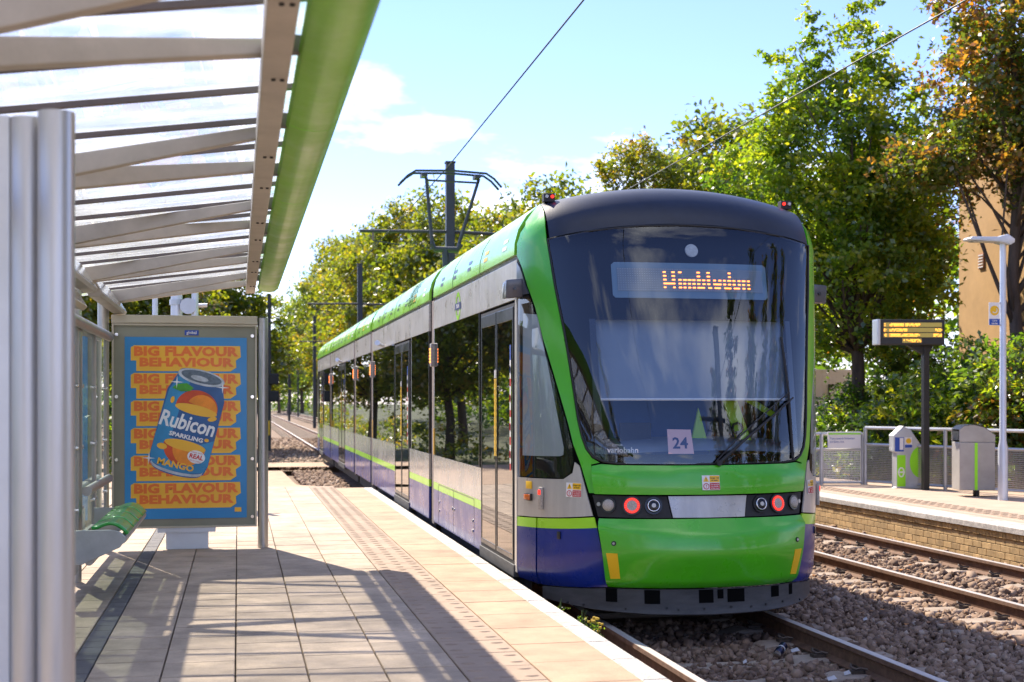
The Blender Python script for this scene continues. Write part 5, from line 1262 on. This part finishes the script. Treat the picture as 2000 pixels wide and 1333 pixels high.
for k in range(26): MB().box(x0 - 1.5 + k * .15, x0 - 1.5 + k * .15 + .142, y1 - 1.5 + .006 * (k % 2), y1 - 1.47 + .006 * (k % 2), -.3, 1.72).build('board', 'dark_fence', df_)
b = MB()
for k in (-1,): b.box(x0 - 1.5, x0 + 2.4, y1 - 1.465, y1 - 1.42, 1.4, 1.5)
b.build('fence_rail', 'dark_fence', df_)

# ------------------------------------------------------------------ trees and bushes
def leafmesh(name, blobs, nclus, per, ls, rc, seed, tint_mu=.4, tint_sd=.11, flat=.75, hang=0.0, clump=.22):
    """leaf-sized kites in clusters through the volume of ellipsoid blobs (cx, cy, cz, rx, ry, rz)"""
    rng = np.random.default_rng(seed)
    vol = np.array([b[3] * b[4] * b[5] for b in blobs]) ** .75; cnt = np.maximum(1, (nclus * vol / vol.sum()).astype(int))
    C = []; T = []; BF = []
    for b, k in zip(blobs, cnt):
        d = rng.normal(size=(k, 3)); d /= np.linalg.norm(d, axis=1, keepdims=True); r = rng.uniform(.25, 1, (k, 1)) ** .45
        BF.append(np.full(k, min(1.0, .35 + b[3] / 1.6)))
        C.append(np.array(b[:3]) + d * r * np.array(b[3:6]) * rng.uniform(.88, 1.12, (k, 1)))
    C = np.concatenate(C); K = len(C)
    ct = np.clip(rng.normal(tint_mu, clump, K), 0, 1); cr_s = rc * rng.uniform(.55, 1.35, K) * (np.concatenate(BF) if rc > .5 else 1.0)
    n = K * per; ci = np.repeat(np.arange(K), per)
    # each cluster is a spray: leaves strung along a few twigs that leave its centre
    tw = rng.normal(size=(K, 4, 3)); tw[:, :, 2] *= .55; tw[:, :, 2] -= hang; tw /= np.linalg.norm(tw, axis=2, keepdims=True)
    pos = C[ci] + tw[ci, rng.integers(0, 4, n)] * (rng.uniform(.1, 1, (n, 1)) * cr_s[ci][:, None]) + rng.normal(0, .17, (n, 3)) * cr_s[ci][:, None]
    s = ls * rng.uniform(.6, 1.35, n)
    nrm = rng.normal(size=(n, 3)); nrm[:, 2] = np.abs(nrm[:, 2]) * 1.1 + .25; nrm /= np.linalg.norm(nrm, axis=1, keepdims=True)
    a = rng.normal(size=(n, 3)); a -= nrm * (a * nrm).sum(1, keepdims=True); a /= np.linalg.norm(a, axis=1, keepdims=True); b2 = np.cross(nrm, a)
    S_ = s[:, None]; fold = nrm * S_ * .12
    V = np.stack([pos - a * S_ * .62, pos - b2 * S_ * .36 * flat + fold - a * S_ * .05, pos + a * S_ * .62, pos + b2 * S_ * .36 * flat + fold - a * S_ * .05], 1).reshape(-1, 3)
    t = np.clip(ct[ci] + rng.normal(0, tint_sd, n), 0, 1)
    return rawmesh(name, V, np.arange(n * 4).reshape(-1, 4), np.repeat(t, 4)), C
def trunkmesh(name, base, top, r0, targets, seed, split=.35, r_end=.02):
    """tapered leaning trunk with limbs that reach the targets"""
    rng = np.random.default_rng(seed); b = MB(); base, top = Vector(base), Vector(top); N = 9
    ctr = [base.lerp(top, i / N) + Vector((math.sin(i * 1.3 + seed) * .06, math.cos(i * 1.7 + seed) * .06, 0)) * (i > 0) for i in range(N + 1)]
    rad = [r0 * (1.25 if i == 0 else 1) * (1 - .86 * (i / N)) + .02 for i in range(N + 1)]
    b.tube(ctr, rad, 9)
    for q in targets:
        q = Vector(q); f = min(.95, max(split, (q.z - base.z) / max(.1, top.z - base.z) - rng.uniform(.12, .3))); i = f * N; k = int(i); p = ctr[k].lerp(ctr[min(N, k + 1)], i - k)
        mid = p.lerp(q, .5) + Vector((rng.normal(0, .12), rng.normal(0, .12), rng.normal(.12, .08))) * (q - p).length * .3
        r1 = rad[k] * rng.uniform(.3, .5); b.tube([p, p.lerp(mid, .55), mid, q], [r1, r1 * .75, r1 * .5, r_end], 6)
    me = bpy.data.meshes.new(name); me.from_pydata(b.v, [], b.f)
    for p in me.polygons: p.use_smooth = True
    return me
def tree(name, label, loc, blobs, nclus, per, ls, rc, lm, r0, top, seed, cat='tree', group=None, lean=(0, 0), limbs=40, **kw):
    t = thing(name, label, cat, loc, group)
    me, C = leafmesh('crown', blobs, nclus, per, ls, rc, seed, **kw)
    rng = np.random.default_rng(seed); tg = C[rng.permutation(len(C))[:limbs]]
    tm = trunkmesh('trunk', (0, 0, -.3), (lean[0], lean[1], top), r0, tg, seed)
    for m_, mesh in (('bark', tm), (lm, me)):
        mesh.materials.append(M[m_]); o = bpy.data.objects.new(mesh.name, mesh); COL.objects.link(o); o.parent = t
    return t
def again(src, label, loc, s=1.0, rz=0.0, sz=None):
    t = copy_tree(src); t.location = loc; t.scale = (s, s, sz or s); t.rotation_euler = (0, 0, rz); t['label'] = label; return t

# tall lime tree right of the tram
x, y = at(1678, 30)
tree('lime_tree', 'tall green lime tree with pointed tops just right of the tram', (x, y, -.3),
     [(-.4, 0, 4.6, 2.3, 2.3, 1.7), (-.5, .2, 6.2, 2.4, 2.2, 1.6), (-.9, 0, 7.6, 1.9, 1.8, 1.4), (-2.0, -.3, 8.0, .55, .6, .9), (-2.1, -.3, 9.1, .26, .3, .8), (-1.0, .2, 8.9, .75, .8, .9), (-1.0, .2, 10.0, .42, .45, .8), (-1.05, .2, 10.9, .18, .2, .6), (-.3, -.2, 9.6, .5, .5, .9), (-.25, -.2, 10.8, .22, .25, .7), (.5, .1, 8.8, .7, .8, .9), (.55, .1, 9.9, .38, .4, .8), (.6, .1, 10.7, .18, .2, .6), (1.35, 0, 8.6, .35, .4, .9), (.9, 0, 7.2, 1.4, 1.5, 1.1), (-2.6, -.3, 6.9, 1.0, .8, .5), (-3.2, -.3, 7.3, .35, .4, .3), (1.2, .2, 5.3, .9, 1.2, 1.2), (-2.9, 0, 5.6, .9, .8, .35)],
     900, 62, .105, .60, 'leaf_green', .17, 9.6, 11, tint_mu=.62, clump=.19, flat=1.05, lean=(-.3, 0), limbs=70)
x2, y2 = at(1990, 26.5)
tree('maple_tree', 'tall brown leaved tree at the right edge by the tan house', (x2, y2, -.3),
     [(.2, 0, 10.2, 1.9, 1.8, 1.9), (-.6, 0, 8.4, 1.5, 1.5, 1.5), (.9, .2, 8.2, 1.6, 1.5, 1.6), (-1.0, .2, 6.9, 1.5, 1.3, .7), (-1.9, .1, 6.7, .9, .9, .5), (.9, 0, 6.6, 1.2, 1.3, .7), (2.4, 0, 6.4, 1.0, 1.3, 1.4), (0.2, 0, 12.2, 1.3, 1.3, 1.2)],
     640, 56, .105, .55, 'leaf_brown', .16, 10.4, 12, tint_mu=.52, clump=.22, flat=1.05, lean=(-.1, 0), limbs=34)
x3, y3 = at(1770, 33)
tree('maple_tree', 'russet leaved tree between the lime tree and the tan house', (x3, y3, -.3),
     [(0, 0, 6.4, 1.2, 1.4, 1.2), (-1.0, .2, 5.0, 1.4, 1.4, .9), (-.9, 0, 3.9, 1.0, 1.2, .7), (.1, 0, 7.6, 1.2, 1.2, .9), (1.1, 0, 8.6, .8, .8, .7)], 320, 46, .115, .6, 'leaf_brown', .13, 7.0, 13, tint_mu=.48, clump=.24, limbs=40)
x4, y4 = at(1500, 38)
tree('lime_tree', 'low spreading green tree directly above the tram roof', (x4, y4, -.3),
     [(0, 0, 4.8, 2.8, 2.0, 2.0), (-1.9, 0, 5.4, 1.6, 1.4, 1.4), (1.2, 0, 6.0, 1.8, 1.6, 1.6), (-.4, 0, 6.9, 1.4, 1.2, 1.0)], 480, 50, .14, .7, 'leaf_green', .15, 6.8, 14, tint_mu=.58, clump=.17, flat=1.0, limbs=30)
x5, y5 = at(1250, 46)
tree('ash_tree', 'small round yellowing tree above the middle of the tram roof', (x5, y5, -.3),
     [(0, 0, 9.6, 1.55, 1.4, 1.5), (-.7, 0, 10.0, .8, .8, 1.0), (.8, .1, 9.4, .9, .9, 1.0), (0, 0, 10.6, .7, .7, .7), (-.2, 0, 7.6, 1.7, 1.4, 1.1)], 250, 40, .14, .55, 'leaf_yellow', .14, 10.2, 15, tint_mu=.5, clump=.18, limbs=40)
# prototypes for the avenue behind
pa = tree('oak_tree', 'broad autumn tree right of the pantograph head', (0, 0, -.3), [(0, 0, 5.2, 3.4, 3.2, 2.4), (-.9, .4, 7.9, 2.5, 2.4, 2.0), (1.3, -.3, 7.4, 2.3, 2.3, 1.9), (0.2, 0, 9.6, 1.9, 1.9, 1.5), (-2.3, 0, 5.6, 1.6, 1.5, 1.4), (2.5, .2, 5.0, 1.5, 1.6, 1.3), (.6, .5, 10.7, .8, .8, .9)],
          560, 48, .18, .85, 'leaf_yellow', .22, 9.4, 21, tint_mu=.52, clump=.18, flat=1.0, limbs=45)
pb = tree('oak_tree', 'yellow green tree behind the first mast', (0, 0, -.3), [(0, 0, 4.4, 3.0, 2.9, 2.1), (.7, .2, 6.9, 2.2, 2.1, 1.9), (-1.1, 0, 6.3, 2.0, 1.9, 1.6), (.1, 0, 8.8, 1.5, 1.4, 1.3), (1.9, -.2, 4.6, 1.6, 1.5, 1.2)], 500, 48, .18, .85, 'leaf_yellow', .2, 8.0, 22, tint_mu=.46, clump=.18, flat=1.0, limbs=40)
pc = tree('oak_tree', 'green tree filling the gap left of the tram tail', (0, 0, -.3), [(0, 0, 5.5, 2.8, 2.7, 2.6), (.5, .2, 8.4, 2.0, 2.0, 1.9), (-.8, 0, 7.3, 1.8, 1.8, 1.6), (0, 0, 10.4, 1.2, 1.2, 1.3), (-1.6, 0, 4.4, 1.5, 1.5, 1.2)], 400, 38, .2, .9, 'leaf_green', .22, 9.6, 23, tint_mu=.55, clump=.22, limbs=40)
x, y = at(985, 62); pa.location = (x, y, -.3); pa['group'] = 'trees along the line'
x, y = at(860, 68); pb.location = (x, y, -.3); pb.scale = (1.15, 1.15, 1.28); pb['group'] = 'trees along the line'
x, y = at(565, 190); pc.location = (x, y, -.5); pc.scale = (1.3, 1.3, 1.45); pc['group'] = 'trees along the line'
for src, u, dpt, s, sz, rz, lab in (
    (pb, 1080, 52, 1.05, 1.08, 1.0, 'yellowing tree peeping over the green tram corner pillar'),
    (pa, 1160, 60, 1.05, .98, 2.1, 'autumn tree left of the small round tree over the roof'),
    (pc, 1335, 56, 1.15, 1.1, .6, 'green tree just right of the small round tree'),
    (pb, 1405, 48, 1.15, 1.25, 4.2, 'bushy tree between cloud and tall lime tree'),
    (pa, 920, 82, 1.15, 1.2, .8, 'autumn tree rising behind the pantograph mast'),
    (pa, 790, 88, 1.25, 1.35, 3.3, 'brown tinged tree left of the pantograph arms'),
    (pb, 735, 102, 1.35, 1.55, 2.2, 'yellow tree behind the second mast'),
    (pa, 690, 122, 1.5, 1.55, 5.0, 'tall autumn tree where the tree line starts to drop'),
    (pb, 650, 140, 1.5, 1.9, .3, 'pale yellow tree above the tram tail'),
    (pc, 618, 165, 1.3, 1.6, 1.9, 'green tree behind the third mast'),
    (pc, 545, 215, 1.1, 1.05, 2.4, 'lower green tree at the end of the rails'),
    (pa, 590, 230, 1.5, 1.3, .9, 'far autumn tree closing the view down the line'),
    (pb, 500, 200, 1.3, 1.1, 3.9, 'far tree beside the advert panel post'),
    (pc, 520, 250, 1.8, 1.1, 5.2, 'farthest hazy green tree beyond the rails')):
    x, y = at(u, dpt); again(src, lab, (x, y, -.4), s, rz, sz)
# left side behind the shelter
for src, u, dpt, s, sz, rz, lab in ((pb, 300, 46, .9, .85, 1.2, 'yellow green tree behind the advert panel'), (pb, 430, 52, .95, .8, 3.0, 'bright leafy tree between advert panel and green fascia'), (pa, 60, 44, .9, .95, 2.0, 'tree seen dimly through the dirty roof glass'), (pc, 215, 58, 1.0, .9, .5, 'dark tree behind the rear wall of the shelter')):
    x, y = at(u, dpt); again(src, lab, (x, y, -.3), s, rz, sz)
# trees behind the viewer, mirrored in the windscreen
pop = tree('poplar_tree', 'slender poplar behind the viewer, first of the mirrored row', (14.2, -12.5, -.3), [(0, 0, 5, .9, .9, 3.2), (0, 0, 9, .75, .75, 3.2), (.1, 0, 13.0, .45, .45, 2.6), (0, 0, 3, .8, .8, 1.6)], 260, 34, .2, .6, 'leaf_brown', .2, 13, 31, tint_mu=.5, limbs=30, hang=-.6)
for k, (x, y, s, sz) in enumerate(((16.4, -11.6, 1.0, 1.15), (19.6, -10, 1.15, 1.25), (22.0, -8.0, 1.1, 1.1), (24.5, -6.2, 1.3, 1.25), (27, -4, 1.2, 1.1), (-9, -16, 1.1, 1.0))):
    s *= 1.35
    again(pop, ('poplar behind the viewer beside the first one', 'third poplar of the row behind the viewer', 'fourth poplar of the row behind the viewer', 'broad poplar near the end of the row behind the viewer', 'last poplar of the row behind the viewer', 'lone poplar behind the viewer on the left')[k], (x, y, -.3), s, k * 1.1, sz)
mast(9.5, -1.6, 9.4, 'overhead mast behind the viewer mirrored in the windscreen', arm=(1.4, .4))

# bushes along the far fence
def bush(name, label, loc, blobs, ncl, per, ls, lm, seed, mu, group='bushes behind the railing', **kw):
    t = thing(name, label, 'bush', loc, group); me, C = leafmesh('foliage', blobs, ncl, per, ls, .38, seed, tint_mu=mu, clump=.25, **kw)
    rng = np.random.default_rng(seed); b = MB()
    for q in C[rng.permutation(len(C))[:14]]: b.tube([(q[0] * .15, q[1] * .15, -.1), tuple(Vector(q) * .55), tuple(q)], [.03, .02, .008], 5)
    tm = bpy.data.meshes.new('stems'); tm.from_pydata(b.v, [], b.f)
    for m_, mesh in (('bark', tm), (lm, me)): mesh.materials.append(M[m_]); o = bpy.data.objects.new(mesh.name, mesh); COL.objects.link(o); o.parent = t
    return t
for k, (u, dpt, h_, w_, lm, mu, lab) in enumerate((
    (1700, 30.0, 2.3, 1.5, 'leaf_green', .25, 'dark ivy bush under the lime tree trunk'),
    (1765, 26.5, 1.9, 1.2, 'leaf_green', .35, 'leafy bush right behind the card reader'),
    (1840, 25.5, 2.6, 1.3, 'leaf_green', .5, 'light green bush behind the departure board post'),
    (1905, 24.5, 2.9, 1.3, 'leaf_green', .45, 'tall fern leaved bush left of the lamp post'),
    (1975, 23.5, 2.2, 1.1, 'leaf_brown', .62, 'brown leaved bush right of the lamp post'),
    (2040, 23.0, 3.0, 1.4, 'leaf_green', .5, 'green bush cut by the right picture edge'),
    (1790, 31.0, 3.4, 1.5, 'leaf_green', .2, 'dark bush between lime tree and tan house'))):
    x, y = at(u, dpt)
    bush('bush', lab, (x, y, 0), [(0, 0, h_ * .35, w_, w_ * .8, h_ * .4), (-.3 * w_, .1, h_ * .65, w_ * .7, w_ * .6, h_ * .3), (.4 * w_, 0, h_ * .6, w_ * .6, w_ * .6, h_ * .32), (0, 0, h_ * .86, w_ * .4, w_ * .4, h_ * .16)], 210, 34, .105, lm, 50 + k, mu)
for k, (x, y, h_) in enumerate(((-4.6, 14, 2.4), (-4.3, 18, 2.8), (-4.8, 10, 2.4), (-3.0, 27, 1.8))):
    bush('bush', ('hedge bush behind the shelter glass near the advert', 'round bush beyond the shelter end', 'hedge bush behind the middle of the shelter', 'low bush beside the path beyond the platform')[k], (x, y, .2), [(0, 0, h_ * .45, 1.2, 1.9, h_ * .45), (.2, .4, h_ * .75, .8, 1.2, h_ * .3)], 150, 30, .12, 'leaf_green', 70 + k, .45, 'hedge bushes on the near side')
# low undergrowth of the banks
me, _ = leafmesh('undergrowth', [(12.6, 24, .1, .6, 3, .35), (11.2, 40, .2, 1.0, 16, .5), (11.5, 90, .3, 1.3, 36, .8), (11, 160, .4, 1.6, 40, 1.0), (-2.8, 60, .2, 1.2, 24, .7), (-2.5, 130, .3, 1.6, 50, 1.0)], 900, 26, .16, .5, 90, tint_mu=.45)
link('undergrowth', me, 'leaf_yellow', kind='stuff')
me, _ = leafmesh('left_hedge', [(-8.2, 6, 1.2, 1.3, 12, 1.6), (-8.4, 26, 1.3, 1.4, 12, 1.8), (-7.6, 44, 1.5, 1.6, 10, 2.0)], 620, 30, .2, .75, 92, tint_mu=.3)
link('left_hedge', me, 'leaf_green', kind='stuff')
me, _ = leafmesh('far_wood', [(32, 60, 5, 6, 26, 5), (26, 130, 7, 8, 40, 7), (0, 275, 4, 30, 6, 6), (14, 265, 3, 10, 6, 4), (-16, 110, 6, 7, 50, 6)], 2300, 24, .55, 1.9, 91, tint_mu=.4)
link('far_wood', me, 'leaf_green', kind='stuff')

# ------------------------------------------------------------------ small things on the track
x, y = 4.05, 9.52
cn_ = thing('drink_can', 'crumpled dark drink can lying between the rails', 'can', (x, y, ZB + .05))
d = Vector((.62, .7, .25)).normalized(); p = Vector((x, y, ZB + .075))
MB().tube([p - d * .075, p - d * .07, p - d * .066, p - d * .02, p + d * .0, p + d * .03, p + d * .066, p + d * .075], [.024, .030, .033, .033, .029, .033, .033, .025], 18).build('body', 'can_dark', cn_, smooth=True)
MB().tube([p - d * .078, p - d * .074], .026, 16).build('lid', 'chrome', cn_, smooth=True)
MB().tube([p + d * .0, p + d * .012], [.0305, .0325], 16).build('label_band', 'litter', cn_, smooth=True)
for k, (u, dp, s_, lab) in enumerate(((1553, 10.15, .035, 'white and red scrap of paper beside the drink can'), (1655, 9.3, .026, 'white paper scrap close to the right hand near rail'), (1455, 9.7, .016, 'tiny white scrap between the rails'), (1625, 9.12, .034, 'torn paper strip at the bottom of the picture'), (1690, 11.6, .02, 'pale paper bit on the shaded ballast'))):
    x, y = at(u, dp); b = MB(); b.poly([(x - s_, y - s_ * .5, ZB + .055), (x + s_, y - s_ * .3, ZB + .065), (x + s_ * .7, y + s_ * .5, ZB + .085), (x - s_ * .8, y + s_ * .6, ZB + .07)]); o = b.build('paper_scrap', 'litter', fixn=False); tag(o, lab, 'litter', 'paper scraps on the track')
# weeds on the platform edge
for k, (X, Y) in enumerate(((2.27, 9.35), (2.275, 8.75), (2.28, 8.55), (2.275, 8.4))):
    wd = thing('weed', ('small weed at the platform edge nearest the tram', 'taller green weed on the platform edge', 'weed with yellow flowers on the platform edge', 'weed nearest the viewer on the platform edge')[k], 'weed', (X, Y, .1), 'weeds on the platform edge')
    b = MB(); fl = MB()
    for i in range(7):
        q = Vector((X + random.uniform(.0, .05), Y + random.uniform(-.05, .05), ZP + random.uniform(-.04, .06))); b.tube([(X, Y, .12), ((X + q.x) / 2, (Y + q.y) / 2, q.z * .7 + .05), tuple(q)], .0022, 4)
        if k > 1: fl.obox(q, (.008, 0, 0), (0, .008, 0), (0, 0, .006))
    b.build('stems', 'stem', wd)
    me, _ = leafmesh('leaves', [(0.02, 0, .10, .03, .05, .05)], 8, 10, .018, .03, 200 + k, tint_mu=.5); me.materials.append(M['leaf_green']); o = bpy.data.objects.new('leaves', me); COL.objects.link(o); o.parent = wd
    o.location = (0, 0, .06)
    if k > 1: fl.build('flowers', 'flower', wd)
